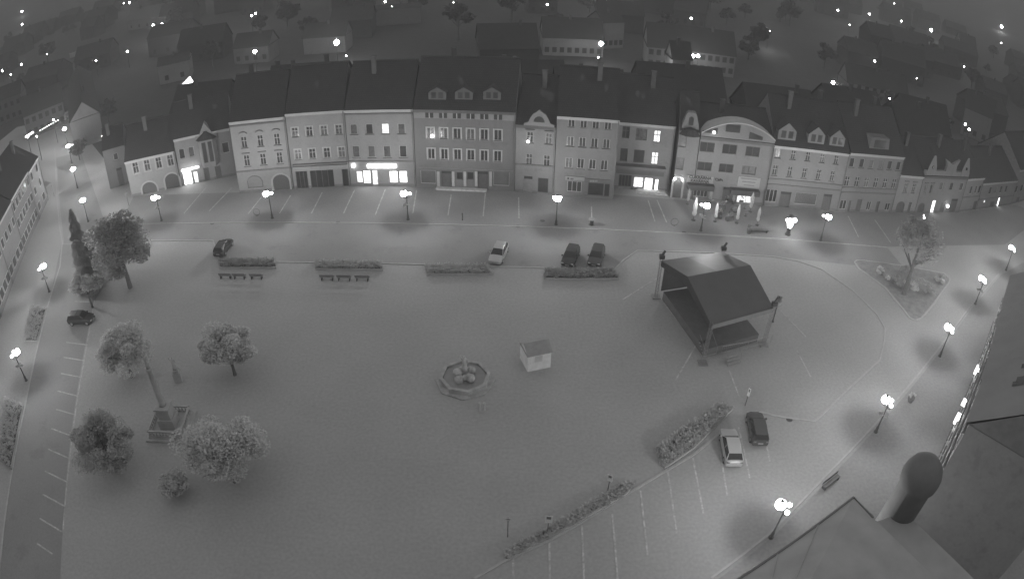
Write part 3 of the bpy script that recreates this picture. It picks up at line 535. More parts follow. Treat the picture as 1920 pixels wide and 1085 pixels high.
se = list(dirrow((67.5, 59.2), (33.0, 26.6), [(0, .2), (.2, .4), (.4, .6), (.6, .8), (.8, 1.0)],
    ['south-east row house at the street corner under a dark roof', 'south-east row house with dark shop awnings', 'south-east row house with a small lit sign over its door', 'south-east row house with a bright wall light and striped sills', 'south-east row house half hidden behind the round turret'],
    [8.3, 9.6, 11.6, 13.6, 15.4], [P(.34), P(.4), P(.36), P(.44), P(.4)], [4, 4, 4, 4, 4], [2, 3, 3, 4, 4], True))

# bright items on the south-east fronts
for k, px, py, w, h in ((2, 1826, 690, .9, .8), (3, 1784, 778, .9, .9), (3, 1799, 749, .25, .8), (3, 1800, 789, .3, .25)):
    r_, F_, e_ = se[k]; p = G(px, py, 4.3); u = (Vector((p.x, p.y))-F_.A).dot(F_.u); q = MB(); q.box(u-w/2, u+w/2, -.5, -.1, 4.3-h/2, 4.3+h/2); q.build('wall_light', LITP, r_)
# ------------------------------------------------------------------ town hall wing under the camera
r = thing('town_hall_wing', (0, 0, 0), 0, 'dark roof wing of the town hall with a round turret, bottom right corner', 'building')
Z = 14.0; P0 = G(1385, 1085, Z); P1 = G(1600, 932, Z); P2 = G(1637, 970, Z); P3 = G(1690, 912, Z)
d = (P1-P0).normalized(); nn = Vector((d.y, -d.x, 0)); Pm = P0-d*22
q = MB(); q.prism([Pm, P1, P2, P1+nn*9-d*1.5, Pm+nn*20], 0, Z-.6); q.build('wall', P(.3), r)
def inset(p, k): c = (P1+Pm)/2+nn*6; return c+(p-c)*k
q = MB(); base = [Pm, P1, P2, P2+nn*7.5, Pm+nn*20]; top = [inset(p, .35)+Vector((0, 0, 2.4)) for p in base]
q.add(base+top, [(i, (i+1) % 5, 5+(i+1) % 5, 5+i) for i in range(5)]+[(5, 6, 7, 8, 9), (4, 3, 2, 1, 0)]); q.build('roof', mat('copper_roof', .36, var=.12, scale=.5), r)
for k in range(1, 9):
    a_ = Pm.lerp(P1, k/9); a_ = Vector((a_.x, a_.y, Z+.02-0)); b_ = inset(Pm, .35).lerp(inset(P1, .35), k/9)+Vector((0, 0, 2.42)); q = MB(); q.tube([a_, b_], .05, 5); q.build('roof_seam', mat('copper_roof', .36), r)
q = MB(); q.tube([Pm, P1, P2], .11, 6); q.build('gutter', SILL, r)
tc = G(1735, 880, Z+.9); q = MB(); q.lathe([(1.42, -14.6), (1.34, -1.2), (1.55, -1.0), (1.6, -.5), (1.55, 0), (1.3, .6), (.85, 1.05), (.4, 1.25), (.05, 1.32)], 24, tc.x, tc.y, Z+.7)
tu = q.build('turret', mat('turret_lead', .15, var=.1, scale=1), r, smooth=True)
tq = tc+nn*2+Vector((d.x, d.y, 0))*0
q = MB(); q.prism([P2+nn*.2, (P2+tc)/2+nn*-.6, tc+nn*.3, tc+nn*9, P2+nn*9], 0, Z-3.2); q.build('lower_wing', mat('copper_roof', .36), r)
# ------------------------------------------------------------------ town beyond the square
FW = [P(.22), P(.25), P(.19), P(.28)]
KEEP = []
def far_house(label, A, B, eave, m, depth=9, rh=3.5, nw=0, st=1, group=None, cat='house', lit=(), wtrim=True, roofm=None):
    F = Fr(A, B)
    if isinstance(eave, tuple): eave = F.fp(*eave)[1]
    if not group:
        c = (F.A+F.B)/2; KEEP.extend([(c, F.L/2+10), (c*(1-20/c.length), F.L/2+6), (F.A, 12), (F.B, 12)])
    root = thing('far_house', (A[0], A[1], 0), F.rz, label, cat, group); L = F.L
    q = MB(); q.box(0, L, 0, depth, -1, eave)
    for x in (.02, L-.02): q.quad((x, 0, eave), (x, depth, eave), (x, depth/2, eave+rh-.1))
    q.build('wall', m, root)
    q = MB(); e = .3; d2 = depth/2; q.add([(-e, -e, eave+.02), (-e, d2, eave+rh), (-e, depth+e, eave+.02), (L+e, -e, eave+.02), (L+e, d2, eave+rh), (L+e, depth+e, eave+.02)], [(0, 3, 4, 1), (1, 4, 5, 2), (0, 2, 5, 3)])
    rf = q.build('roof', roofm or FROOF, root); cx = L*random.uniform(.2, .8)
    q = MB(); q.box(cx-.35, cx+.35, d2-.9, d2-.3, eave+rh*.6, eave+rh+.9); q.build('chimney', mat('chimney_brick', .1), rf)
    for s in range(st):
        for k in range(nw):
            u = L*(k+.5)/nw; z = 1.0+s*(eave/st)
            q = MB(); q.box(u-.6, u+.6, -.04, -.003, z, z+1.5); f = q.build('window', LITD if (s, k) in lit else GLASS, root)
    return root, F
random.seed(11)
far_house('pale long town building with a window band behind the lamp in the top middle', G(1018, 104), G(1130, 108), (1075, 73), P(.36), nw=8, st=1, rh=5, depth=14)
far_house('pale block with tall glazing right behind the brightest top middle lamp', G(1130, 92), G(1168, 90), 8, P(.33), nw=4, st=1, rh=3)
far_house('long two-storey far building with one floodlit wall patch', G(1212, 128), G(1375, 146), (1280, 95), P(.28), nw=12, st=2, rh=6, depth=12)
far_house('pale gabled far house with one window above a lit dormer', G(300, 160), G(358, 147), (330, 118), P(.36), nw=2, st=1, rh=2)
far_house('pale far building with a row of string lights under its eaves', G(52, 262), G(125, 232), (75, 208), P(.22), nw=6, st=2, rh=5, depth=12)
far_house('far low wall building lit hard at its right end by a lamp', G(570, 103), G(648, 98), 5, P(.22), nw=0, rh=4)
far_house('far building top left with a pale hipped roof and a lit eave', G(240, 58), G(300, 50), 5, P(.35), nw=4, rh=6, roofm=mat('pale_far_roof', .13))
far_house('far right facade brightly lit through tree shadows', G(1585, 184), G(1697, 208), (1640, 166), P(.3), nw=8, st=2, rh=5)
far_house('far stepped pale wall building left of the top centre', G(700, 50), G(790, 44), 6, P(.25), nw=0, rh=1)
far_house('far low house left of the white lamp at the upper left', G(440, 122), G(505, 116), 5, P(.22), nw=4, rh=4)
far_house('far right house with bright corner fittings near the right end of the row', G(1800, 250), G(1850, 272), 8, P(.25), nw=3, st=1, rh=5)
far_house('tall gabled house behind the row catching light on its side wall', G(1255, 180), G(1290, 182), 9, P(.3), nw=2, rh=4, depth=6)
far_house('slope-side house behind the west end lit along its street wall', G(196, 262), G(176, 175), 7, P(.26), nw=5, rh=4, depth=8)
far_house('far pale terrace on the left edge behind the string-lit building', G(0, 235), G(45, 218), 8, P(.2), nw=4, st=2, rh=4)
far_house('bright-fronted shed far up in the top left corner', G(50, 20), G(78, 9), 4, mat('glowing_shed_wall', .8, emis=.12, var=.3, scale=.3), nw=2, rh=2)  # shed walls glow themselves in place of a lit awning
A = G(131, 110); B = G(186, 92); r = thing('lit_strip_wall', (A.x, A.y, 0), math.atan2((B-A).y, (B-A).x), 'long low pale wall put in for a lit strip of street, far up the left side', 'wall'); q = MB(); q.box(0, (B-A).length, 0, .4, 0, 2.2); q.build('wall', P(.5), r); q = MB(); q.box(0, (B-A).length, -.05, .45, 2.2, 2.3); q.build('coping', STONE, r)  # pale wall stands in for a lamplit strip of street
KEEP.append(((A+B).xy/2, 40))
A = G(340, 160, 3); r = thing('lit_dormer', A, .2, 'small glowing pointed roof light in front of the pale gabled far house', 'roof light'); q = MB(); q.wallprism([(0, 0), (3, 0), (2.2, 1.6)], 0, 2); q.build('glazing', LITP, r)
q = MB(); q.box(-1, 4, -.2, 3, -3, -.02); q.build('wall', P(.1), r)
taken = []
for i in range(400):
    if len(taken) >= 125: break
    x = random.uniform(-330, 330); y = random.uniform(113, 560)
    if abs(x) > y*.95+20: continue
    w = random.uniform(10, 22); dpt = random.uniform(9, 14)
    if y < 135: w = random.uniform(12, 20)
    if -130 < x < -75 and y < 175: continue
    if any(abs(x-a) < (w+ww)/2+1.5 and abs(y-c) < 15 for a, c, ww in taken): continue
    if 130 < y < 136 or any((Vector((x, y))-c).length < rr_ for c, rr_ in KEEP): continue
    taken.append((x, y, w)); rz = random.uniform(-.15, .15)+(-.2 if x > 60 else .15 if x < -60 else 0); hw = w/2
    A = (x-hw*math.cos(rz), y-hw*math.sin(rz)); B = (x+hw*math.cos(rz), y+hw*math.sin(rz))
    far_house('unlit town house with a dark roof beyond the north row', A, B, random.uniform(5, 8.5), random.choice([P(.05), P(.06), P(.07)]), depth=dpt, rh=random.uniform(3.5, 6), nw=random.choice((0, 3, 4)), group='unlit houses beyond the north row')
# rear ranges directly behind the row (courtyard wings with dark roofs)
for i, (x, w) in enumerate(((-60, 12), (-38, 15), (-20, 14), (-3, 13), (13, 12), (30, 16), (49, 14), (66, 13), (84, 12))):
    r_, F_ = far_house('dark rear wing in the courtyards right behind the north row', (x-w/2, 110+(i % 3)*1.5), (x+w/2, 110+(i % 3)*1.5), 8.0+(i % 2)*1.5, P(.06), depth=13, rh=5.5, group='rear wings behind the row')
# ------------------------------------------------------------------ trees and plants
def leafcloud(b, cx, cy, cz, rx, ry, rz, n, s, lumps=14, cone=False, seed=0):
    R = random.Random(seed); L = []
    for i in range(lumps):
        a = R.uniform(0, 2*math.pi); t = R.random()
        if cone: zz = t; k = (1-zz)**.85*.75; L.append((rx*k*math.cos(a), ry*k*math.sin(a), rz*(2*zz-1), .36*(1.15-zz)))
        else:
            ph = math.acos(R.uniform(-.8, 1)); k = R.uniform(.45, .78)
            L.append((rx*k*math.sin(ph)*math.cos(a), ry*k*math.sin(ph)*math.sin(a), rz*k*math.cos(ph), R.uniform(.16, .44)))
    for i in range(n):
        l = R.choice(L); d = Vector((R.gauss(0, 1), R.gauss(0, 1), R.gauss(0, 1))).normalized()*(R.random()**.35)*l[3]
        p = Vector((cx+l[0]+d.x*rx, cy+l[1]+d.y*ry, cz+l[2]+d.z*rz*(.8 if not cone else .5)))
        a = Vector((R.gauss(0, 1), R.gauss(0, 1), R.gauss(0, .6))).normalized()*s*R.uniform(.6, 1.3); c = a.cross(Vector((R.gauss(0, 1), R.gauss(0, 1), R.gauss(0, 1)))).normalized()*s*R.uniform(.4, .8)
        b.add([p-a, p-c*.9, p+a, p+c*.9], [(0, 1, 2, 3)])
def tree(label, x, y, h, r, m, cone=False, n=5000, s=.26, name='broadleaf_tree', seed=1, group=None, z0=0):
    root = thing(name, (x, y, z0), 0, label, 'tree', group)
    R = random.Random(seed); b = MB(); tr = .035*h
    b.tube([(0, 0, -.2), (.05*R.uniform(-1, 1)*h/5, 0, h*.3), (0, .1, h*.8)], [tr, tr*.7, tr*.15], 8)
    for k in range(6 if not cone else 0):
        a = k*1.05+R.random(); zz = h*R.uniform(.28, .5); b.tube([(0, 0, zz), (r*.4*math.cos(a), r*.4*math.sin(a), zz+h*.14), (r*.72*math.cos(a), r*.72*math.sin(a), zz+h*.26)], [tr*.4, tr*.25, tr*.07], 5)
    b.build('trunk', BARK, root)
    b = MB()
    if cone:
        for i in range(n):
            t = 1-(1-R.random())**.6; t = R.random()*.97 if i % 3 == 0 else 1-R.random()**.45; t = min(.99, max(0, t)); t = 1-math.sqrt(R.random())
            a = R.uniform(0, 6.283); tier = .8+.2*math.cos(t*h*4.5); lobe = .85+.15*math.sin(a*5+t*9); rad = r*(1-t)**.85*tier*lobe*R.uniform(.55, 1.02)
            p = Vector((rad*math.cos(a), rad*math.sin(a), h*(.06+.93*t)-.12*rad)); o1 = Vector((math.cos(a), math.sin(a), -.35))*s*1.3; o2 = Vector((-math.sin(a), math.cos(a), R.uniform(-.4, .4)))*s*.6
            b.add([p-o1*.4, p+o2, p+o1, p-o2], [(0, 1, 2, 3)])
    else: leafcloud(b, 0, 0, h-r*.85 if h > r*2 else h*.6, r, r, min(r*.95, h*.44), n, s, 36 if n > 4000 else 14, False, seed)
    b.build('crown', m, root); return root
tree('tall pointed dark conifer at the left of the big tree clump', -58.0, 64.8, 12.8, 3.0, LEAFD, True, 9000, .28, 'conifer', 3)
p = G(222, 462, 6.4); tree('large dark broadleaf tree just right of the pointed conifer', p.x, p.y, 11, 5.2, LEAFD, False, 15000, .2, seed=5)
tree('low shrubby tree at the foot of the pointed conifer', -55.3, 60.3, 5.5, 3.0, LEAFM, False, 3500, .22, seed=8)
def tz(px, py, z): p = G(px, py, z); return p.x, p.y
for i, (px, py, r, h, m, lab) in enumerate(((228, 655, 3.9, 6.4, LEAFL, 'faint round tree nearest the west parking strip, upper left of the monument'), (415, 838, 4.6, 7.4, LEAFL, 'widest round pale tree right of the balustraded monument'), (190, 830, 3.8, 6.4, LEAFM, 'faint dark round tree left of the balustraded monument'), (425, 650, 3.4, 6.2, LEAFL, 'faint oval tree up and right of the monument'), (325, 905, 1.5, 2.6, LEAFL, 'small faint bush tree below the monument'))):
    x, y = tz(px, py, h*.6); tree(lab, x, y, h, r, m, False, 15000, .15, seed=20+i)
xb, yb = tz(1722, 470, 7); tree('tall airy pale tree standing on the triangular island', xb, yb, 12, 4.2, LEAFD, False, 4600, .19, seed=31)
for i, (px, py, r) in enumerate(((1655, 520, 1.5), (1680, 535, 1.2), (1705, 545, 1.6), (1735, 545, 1.7), (1760, 530, 1.2), (1695, 515, 1.3))):
    p = G(px, py); q = MB(); leafcloud(q, 0, 0, .7, r, r, .8, 900, .16, 8, False, 60+i); o = q.build('shrub', LEAFM if i % 2 else LEAFL); o.location = (p.x, p.y, .05)
    tag(o, ['low pale shrub at the west tip of the island bed', 'dark low shrub second from the west tip of the island', 'pale shrub in the middle of the island below the tall tree', 'widest dark-leaved shrub right of the island middle', 'shrub nearest the east side of the island', 'shrub behind the others at the north edge of the island'][i], 'shrub')
for i, (px, py, h) in enumerate(((150, 250, 8), (205, 235, 7), (150, 300, 5), (1545, 130, 9), (1420, 95, 10), (1250, 70, 9), (90, 120, 12), (330, 60, 12), (540, 60, 12), (860, 75, 12), (1480, 50, 12), (1700, 90, 12), (1820, 170, 10), (20, 90, 12), (960, 40, 12), (620, 20, 14), (1330, 25, 14), (1660, 215, 7), (1765, 260, 7), (400, 130, 9))):
    p = G(px, py); tree('dark tree among the unlit houses beyond the square', p.x, p.y, h, h*.42, mat('night_leaves', .09, var=.25, scale=1), False, 900, .7, seed=80+i, group='dark trees beyond the square')
LEAFN = mat('night_leaves', .09, var=.25, scale=1)
tps = [tree('dark tree in the gardens beyond the north row', 0, 300+i, 7+i, 3.4+i*.5, LEAFN, False, 1400, .5, seed=120+i, group='garden trees beyond the north row') for i in range(3)]
k = 0; RT = random.Random(9); ft = [True]*3
while k < 75:
    x = RT.uniform(-330, 330); y = RT.uniform(125, 520)
    if abs(x) > y*.95+20 or any(abs(x-a) < ww/2+4 and abs(y-c) < 9 for a, c, ww in taken) or any((Vector((x, y))-c).length < rr_*.7 for c, rr_ in KEEP): continue
    i = k % 3; place(tps[i], ft[i], (x, y, 0), RT.uniform(0, 6), 'dark tree in the gardens beyond the north row', None, RT.uniform(.7, 1.3)); ft[i] = False; k += 1
# planted beds: kerb, soil, leafy planting
def bed(name, label, pts, hp, n, m, seed):
    c = sum((Vector((p[0], p[1])) for p in pts), Vector((0, 0)))/len(pts); L = [Vector((p[0], p[1]))-c for p in pts]
    r = thing(name, (c.x, c.y, 0), 0, label, 'flower bed', 'flower beds round the square')
    b = MB(); b.prism(L, .0, .12); b.build('soil', SOIL, r)
    b = MB(); ribbon(b, L+[L[0]], .18, .0, .22); b.build('edging', KERB, r)
    b = MB(); R = random.Random(seed); mx = min(p.x for p in L), max(p.x for p in L), min(p.y for p in L), max(p.y for p in L); k = 0
    def inside(p):
        s = False; j = len(L)-1
        for i in range(len(L)):
            if (L[i].y > p.y) != (L[j].y > p.y) and p.x < (L[j].x-L[i].x)*(p.y-L[i].y)/(L[j].y-L[i].y)+L[i].x: s = not s
            j = i
        return s
    while k < n:
        p = Vector((R.uniform(mx[0], mx[1]), R.uniform(mx[2], mx[3])))
        if not inside(p): k += .2; continue
        k += 1; hh = hp*R.uniform(.5, 1.2)
        for _ in range(5):
            a = R.uniform(0, 6.28); o = Vector((math.cos(a)*.14, math.sin(a)*.14, R.uniform(-.05, .12)))
            q = Vector((p.x, p.y, hh+R.uniform(-.15, .1))); w = Vector((-math.sin(a)*.07, math.cos(a)*.07, 0)); b.add([q, q+o+w, q+o*1.9, q+o-w], [(0, 1, 2, 3)])
    b.build('planting', m, r)
def pxs(*a): return [G(*p) for p in a]
bed('flower_bed', 'flower bed beside the dark left car, with benches behind', pxs((410, 490), (515, 491), (518, 503), (412, 503)), .5, 500, LEAFD, 1)
bed('flower_bed', 'second flower bed from the left along the square road', pxs((590, 492), (715, 495), (718, 507), (592, 505)), .45, 600, LEAFM, 2)
bed('flower_bed', 'flower bed just left of the silver car nose', pxs((797, 499), (915, 501), (925, 515), (800, 515)), .4, 600, LEAFM, 3)
bed('flower_bed', 'flower bed in front of the two dark parked cars', pxs((1022, 508), (1150, 509), (1160, 524), (1020, 524)), .5, 600, LEAFD, 4)
bed('flower_bed', 'long flower bed with two signposts along the bottom of the square', pxs((948, 1035), (1160, 912), (1190, 905), (1175, 925), (1085, 978), (950, 1047)), .35, 1400, LEAFM, 5)
bed('flower_bed', 'flower bed left of the silver car in the south parking bays', pxs((1238, 868), (1232, 840), (1345, 762), (1372, 768), (1340, 800), (1300, 840), (1245, 878)), .5, 1200, LEAFM, 6)
bed('flower_bed', 'narrow planted strip along the west kerb, upper part', pxs((88, 578), (60, 578), (48, 640), (70, 640)), .6, 500, LEAFM, 7)
bed('flower_bed', 'narrow planted strip along the west kerb, lower part', pxs((44, 762), (12, 750), (0, 860), (22, 880)), .7, 700, LEAFM, 8)
# ------------------------------------------------------------------ street lamps
def lampproto():
    r = thing('street_lamp', (0, 0, 0), 0, 'x', 'street lamp', 'three-armed street lamps')
    b = MB(); b.lathe([(.24, 0), (.24, .12), (.17, .2), (.15, .7), (.1, .8), (.075, 1.4), (.06, 3.4), (.085, 3.45), (.085, 3.55), (.04, 3.6), (.03, 4.2)], 10); b.build('post', IRON, r, smooth=False)
    for k in range(3):
        a = 2*math.pi*k/3; d = .5; ca, sa = math.cos(a), math.sin(a)
        b = MB(); b.tube([(0, 0, 3.5), (d*.55*ca, d*.55*sa, 3.42), (d*ca, d*sa, 3.6), (d*ca, d*sa, 3.85)], .028, 6); ar = b.build('arm', IRON, r)
        rad = .46 if k == 0 else .21; z = 4.25 if k == 0 else 4.08
        b = MB(); b.ball(d*ca, d*sa, z, rad, 14, 9); ln = b.build('lantern', GLOW if k == 0 else GLOWS, ar, smooth=True)
        if k == 0:
            ld = bpy.data.lights.new('bulb', 'POINT'); ld.energy = 560; ld.shadow_soft_size = .3; lo = bpy.data.objects.new('bulb', ld); COL.objects.link(lo); lo.parent = r; lo.location = (d*ca, d*sa, z)
        b = MB(); b.lathe([(rad*.45, z+rad*.93), (rad*.3, z+rad*1.1), (.03, z+rad*1.4)], 10, d*ca, d*sa); b.build('lantern_cap', IRON, ar)
        b = MB(); b.lathe([(.04, z-rad*1.25), (rad*.6, z-rad*1.05), (rad*.97, z-rad*.55), (rad*1.0, z-rad*.45)], 14, d*ca, d*sa); b.build('lantern_cup', IRON, ar)
    b = MB(); b.ball(0, 0, 4.45, .09); b.build('finial', IRON, r)
    return r
def add_basket(r):
    q = MB(); leafcloud(q, 0, 0, 2.35, .62, .62, .32, 420, .1, 8, False, 5); o = q.build('flower_basket', LEAFL, r)
    return o
LP = lampproto(); LPB = None
LAMPS = [((293, 370), 0, -1.9, 1, 'first street lamp from the west before the two dark archways'), ((503, 362), 0, -1.9, 0, 'street lamp before the tall white house with the blind arch'),
    ((762, 362), 0, -2.2, 1, 'flower-hung street lamp before the house with the dazzling sign bar'), ((1045, 371), 0, -1.57, 0, 'street lamp before the narrow house with the baroque gable'),
    ((1322, 384), 0, -1.3, 1, 'flower-hung street lamp beside the folded cafe parasols'), ((1550, 405), 0, -1.3, 0, 'street lamp before the house with three pointed dormers'),
    ((155, 375), 0, -.8, 0, 'west street lamp right behind the pointed conifer'), ((137, 317), 0, -.8, 0, 'west street lamp, second beyond the conifer'), ((128, 274), 0, -.8, 0, 'west street lamp, third beyond the conifer'), ((121, 242), 0, -.8, 0, 'west street lamp farthest up the street by the string lights'),
    ((77, 501), 0, 0.3, 1, 'west street lamp left of the big tree clump'), ((26, 662), 0, 0.3, 1, 'west street lamp nearest the left edge of the view'),
    ((1845, 525), 0, 2.5, 1, 'south-east street lamp right of the grassy island'), ((1900, 467), 0, 2.5, 0, 'south-east street lamp at the right edge of the view'),
    ((1783, 617), 0, 2.5, 0, 'south-east street lamp below the grassy island'), ((1668, 753), 0, 2.6, 1, 'south-east street lamp in the middle of the right kerb'),
    ((1474, 950), 0, 2.6, 0, 'nearest street lamp, beside the dark town hall roof')]
LPB = copy_tree(LP); ob_ = add_basket(LPB)
used = {0: False, 1: False}
for (px, z, rz, bk, lab) in LAMPS:
    p = G(px[0], px[1], 4.15); pr = LPB if bk else LP
    place(pr, not used[bk], (p.x, p.y, 0), rz, lab); used[bk] = True
# the light column with dark top near the parasols
p = G(1477, 440); r = thing('light_column', (p.x, p.y, 0), 0, 'stout column with dark base and glowing petals under a dark top, right of the parasols', 'light column')
b = MB(); b.lathe([(.45, 0), (.45, .25), (.34, .3), (.3, 1.1), (.36, 1.25)], 12); b.build('base', IRON, r)
b = MB(); b.lathe([(.3, 1.25), (.42, 1.6), (.5, 2.0), (.3, 2.5), (.2, 2.7)], 12); b.ball(-.62, -.1, 2.45, .26); b.ball(.6, -.1, 2.5, .34); b.build('lamp_glass', GLOWS, r, smooth=True)
b = MB(); b.lathe([(.12, 2.7), (.5, 2.95), (.42, 3.2), (.1, 3.35)], 12); b.build('cap', IRON, r)
# twin low lamp by the island and unlit lantern behind the stage
p = G(1728, 425); r = thing('low_lamp', (p.x, p.y, 0), 0, 'low twin lamp before the ornate horned house', 'lamp'); b = MB(); b.lathe([(.12, 0), (.05, .3), (.04, 1.6)], 8); b.build('post', IRON, r)
b = MB(); b.ball(0, 0, 1.75, .2); b.ball(-.25, 0, 2.2, .14); b.build('lamp_glass', mat('low_lamp_glass', .9, emis=1.2, var=0), r)
p = G(1449, 603); r = thing('planter_post', (p.x, p.y, 0), 0, 'post hung with a pale flower bowl at the right rear corner of the stage roof', 'flower post')
b = MB(); b.lathe([(.16, 0), (.07, .3), (.06, 3.6)], 10); b.build('post', IRON, r); b = MB(); b.lathe([(.1, 2.1), (.42, 2.55), (.5, 3.0), (.46, 3.02)], 14); b.build('bowl', P(.55), r)
q = MB(); leafcloud(q, 0, 0, 3.3, .5, .5, .35, 500, .09, 8, False, 9); q.build('flowers', LEAFD, r)
# far lamps over the dark town
def farlamp():
    r = thing('distant_lamp', (0, 0, 0), 0, 'x', 'street lamp', 'distant lamps over the dark town')
    b = MB(); b.tube([(0, 0, -.5), (0, 0, 6.2)], [.12, .07], 6); b.build('post', IRON, r); b = MB(); b.ball(0, 0, 6.5, .5, 14, 9); b.build('lantern', GLOWF, r, smooth=True); return r
FLP = farlamp(); first = True
FLB = farlamp(); firstb = True
for c_ in FLB.children:
    if c_.name.startswith('lantern'): c_.data.materials[0] = mat('bright_far_lamp_glass', .9, emis=20, var=0)
FAR = [(41, 22, 1.3), (41, 46, 1), (40, 121, 1), (4, 133, .9), (88, 102, .6), (158, 103, 1.6), (172, 99, .9), (180, 114, .9), (239, 97, 1.1), (349, 75, 2.6), (288, 49, 1.7), (304, 46, 1.4), (337, 8, 1.5), (243, 5, 1), (232, 6, .7), (472, 30, 1), (479, 26, 1.2), (478, 97, 1.9), (631, 80, 3), (722, 4, 1), (735, 13, .6), (649, 105, .5), (697, 15, .8), (1026, 9, 1), (1136, 0, 2), (1170, 20, 1.3), (1296, 35, 1.1), (1127, 82, 2.4), (1122, 108, .5), (1300, 105, 1.6), (1309, 105, 1.8), (1243, 131, 1.7), (1238, 136, .7), (1441, 60, 1.8), (1565, 3, 1.1), (1571, 20, .9), (1630, 27, .9), (1630, 58, 2.8), (1631, 50, 1.2), (1690, 40, 1), (1746, 57, 1.6), (1586, 89, 1), (1640, 115, 1.1), (1878, 50, 1.7), (1877, 81, .7), (1914, 101, 1.2), (1562, 155, 1.8), (1583, 173, 1.2), (1631, 150, .8), (1719, 147, .6), (1808, 125, .7), (1685, 221, 1.6), (1810, 233, 1.1), (1817, 243, 1.2), (193, 255, 1.7), (69, 256, .8), (52, 257, 1), (1677, 7, .6), (1722, 21, .6), (1593, 47, .5), (1770, 104, .8), (1668, 185, .9), (100, 225, .5), (850, 5, .5), (1292, 17, .6), (20, 140, .6), (150, 99, 1)]
for px, py, k in FAR:
    z = 6.5
    p = G(px, py, z) if ray(px, py).z < -.02 else None
    if p is None: continue
    # walk the ray to the terrain
    d = ray(px, py); t = 60
    while t < 4000 and CAMH+d.z*t > hill(d.x*t, d.y*t)+6.5: t += 2
    dist = t; sc = max(.35, k*dist/380); sc = min(sc, 6)
    g = hill(d.x*t, d.y*t)
    big = k >= 1.6
    o = place(FLB if big else FLP, firstb if big else first, (d.x*t, d.y*t, CAMH+d.z*t-6.5), 0, {349: 'bright distant lamp over a small lit house front, upper left', 631: 'brightest distant lamp at the lit end of a low wall, left of the top centre', 1127: 'bright distant lamp before the pale window-band building', 1630: 'brightest distant lamp in the top right of the town'}.get(px if big else 0, 'distant lamp, one of many small lights over the dark town'))
    if big: firstb = False
    else: first = False
    if px in (349, 631, 1127, 1630) and big: del o['group']
    for c in o.children:
        if c.name.startswith('lantern'): c.scale = (sc, sc, sc); c.location = (0, 0, 6.5*(1-sc))

# ------------------------------------------------------------------ parked cars
def car_mesh(paint, hatch=.0, L=4.3):
    r = thing('parked_car', (0, 0, 0), 0, 'x', 'car', 'cars parked on the square')
    b = MB(); W2 = .88
    st = [(-.5, .70, .42, .80), (-.485, .80, .25, .93), (-.40, .87, .20, .97), (-.15, .88, .20, .95), (.15, .88, .20, .93), (.30, .87, .2, .90), (.42, .84, .2, .80), (.485, .76, .24, .68), (.5, .66, .34, .6)]
    n = 10
    for x, w, zl, zs in st:
        X = x*L; P_ = [(-w*.9, zl), (-w, zl+.16), (-w, zs-.2), (-w*.93, zs-.03), (-w*.5, zs+.025), (w*.5, zs+.025), (w*.93, zs-.03), (w, zs-.2), (w, zl+.16), (w*.9, zl)]
        for y, z in P_: b.v.append((X, y, z))
    m = len(st)
    for i in range(m-1):
        for k in range(n): a, c = i*n+k, i*n+(k+1) % n; b.f.append((a, c, c+n, a+n))
    b.f.append(tuple(range(n))); b.f.append(tuple((m-1)*n+k for k in range(n))); b.build('body', paint, r, smooth=False)
    def loft(g, z0k, inset, m_, name, parent):
        q = MB(); N = 4
        for x, wb, wt, zb, zt in g: q.v += [(x*L, -wb+inset, zb), (x*L, -wt+inset, zt), (x*L, wt-inset, zt), (x*L, wb-inset, zb)]
        for i in range(len(g)-1):
            for k in range(N): a, c = i*N+k, i*N+(k+1) % N; q.f.append((a, c, c+N, a+N))
        q.f.append((0, 1, 2, 3)); q.f.append(tuple((len(g)-1)*N+k for k in range(4))); return q.build(name, m_, parent)
    g = [(-.45-hatch*.02, .76, .75, .93, .95), (-.36-.06*hatch, .8, .62, .93, 1.38), (-.1, .82, .66, .93, 1.46), (.08, .82, .64, .92, 1.42), (.24, .8, .76, .9, .93)]
    loft(g, 0, 0, mat('car_glass', .025, rough=.08, var=0), 'windows', r)
    g2 = [(-.355-.06*hatch, .62, .6, 1.375, 1.41), (-.1, .665, .62, 1.45, 1.49), (.08, .645, .6, 1.41, 1.45)]
    loft(g2, 0, 0, paint, 'roof', r)
    for s in (-1, 1):
        for x0, z0, x1, z1 in ((-.355, 1.38, -.45, .95), (.08, 1.42, .24, .93), (-.12, 1.45, -.12, .94)):
            q = MB(); q.tube([(x0*L, s*.63, z0), (x1*L, s*.79, z1)], .035, 5); q.build('window_pillar', paint, r)
        q = MB(); q.box(.17*L, .215*L, min(s*.86, s*1.02), max(s*.86, s*1.02), .92, 1.06); q.build('mirror', paint, r)
        q = MB(); q.box(.468*L, .497*L, min(s*.45, s*.74), max(s*.45, s*.74), .56, .68); q.build('headlight', mat('lamp_lens', .6, rough=.15, var=0), r)
        q = MB(); q.box(-.502*L, -.47*L, min(s*.5, s*.76), max(s*.5, s*.76), .72, .86); q.build('tail_light', mat('tail_lens', .2, rough=.2, var=0), r)
        for x in (-.32, .31):
            q = MB(); prof = [(.2, -.11), (.31, -.1), (.32, 0), (.31, .1), (.2, .11)]; q.lathe(prof, 16)
            t = q.build('tyre', mat('rubber', .03), r); t.rotation_euler = (math.pi/2, 0, 0); t.location = (x*L, s*.79, .32)
            q = MB(); q.lathe([(.02, -.115), (.2, -.115), (.2, .115), (.02, .115)], 10); w = q.build('rim', mat('alloy', .4, rough=.3, metal=.6, var=0), t)
    q = MB(); q.box(.499*L, .506*L, -.26, .26, .36, .47); q.build('number_plate', P(.6), r)
    q = MB(); q.box(-.507*L, -.5*L, -.26, .26, .55, .66); q.build('number_plate', P(.6), r)
    return r
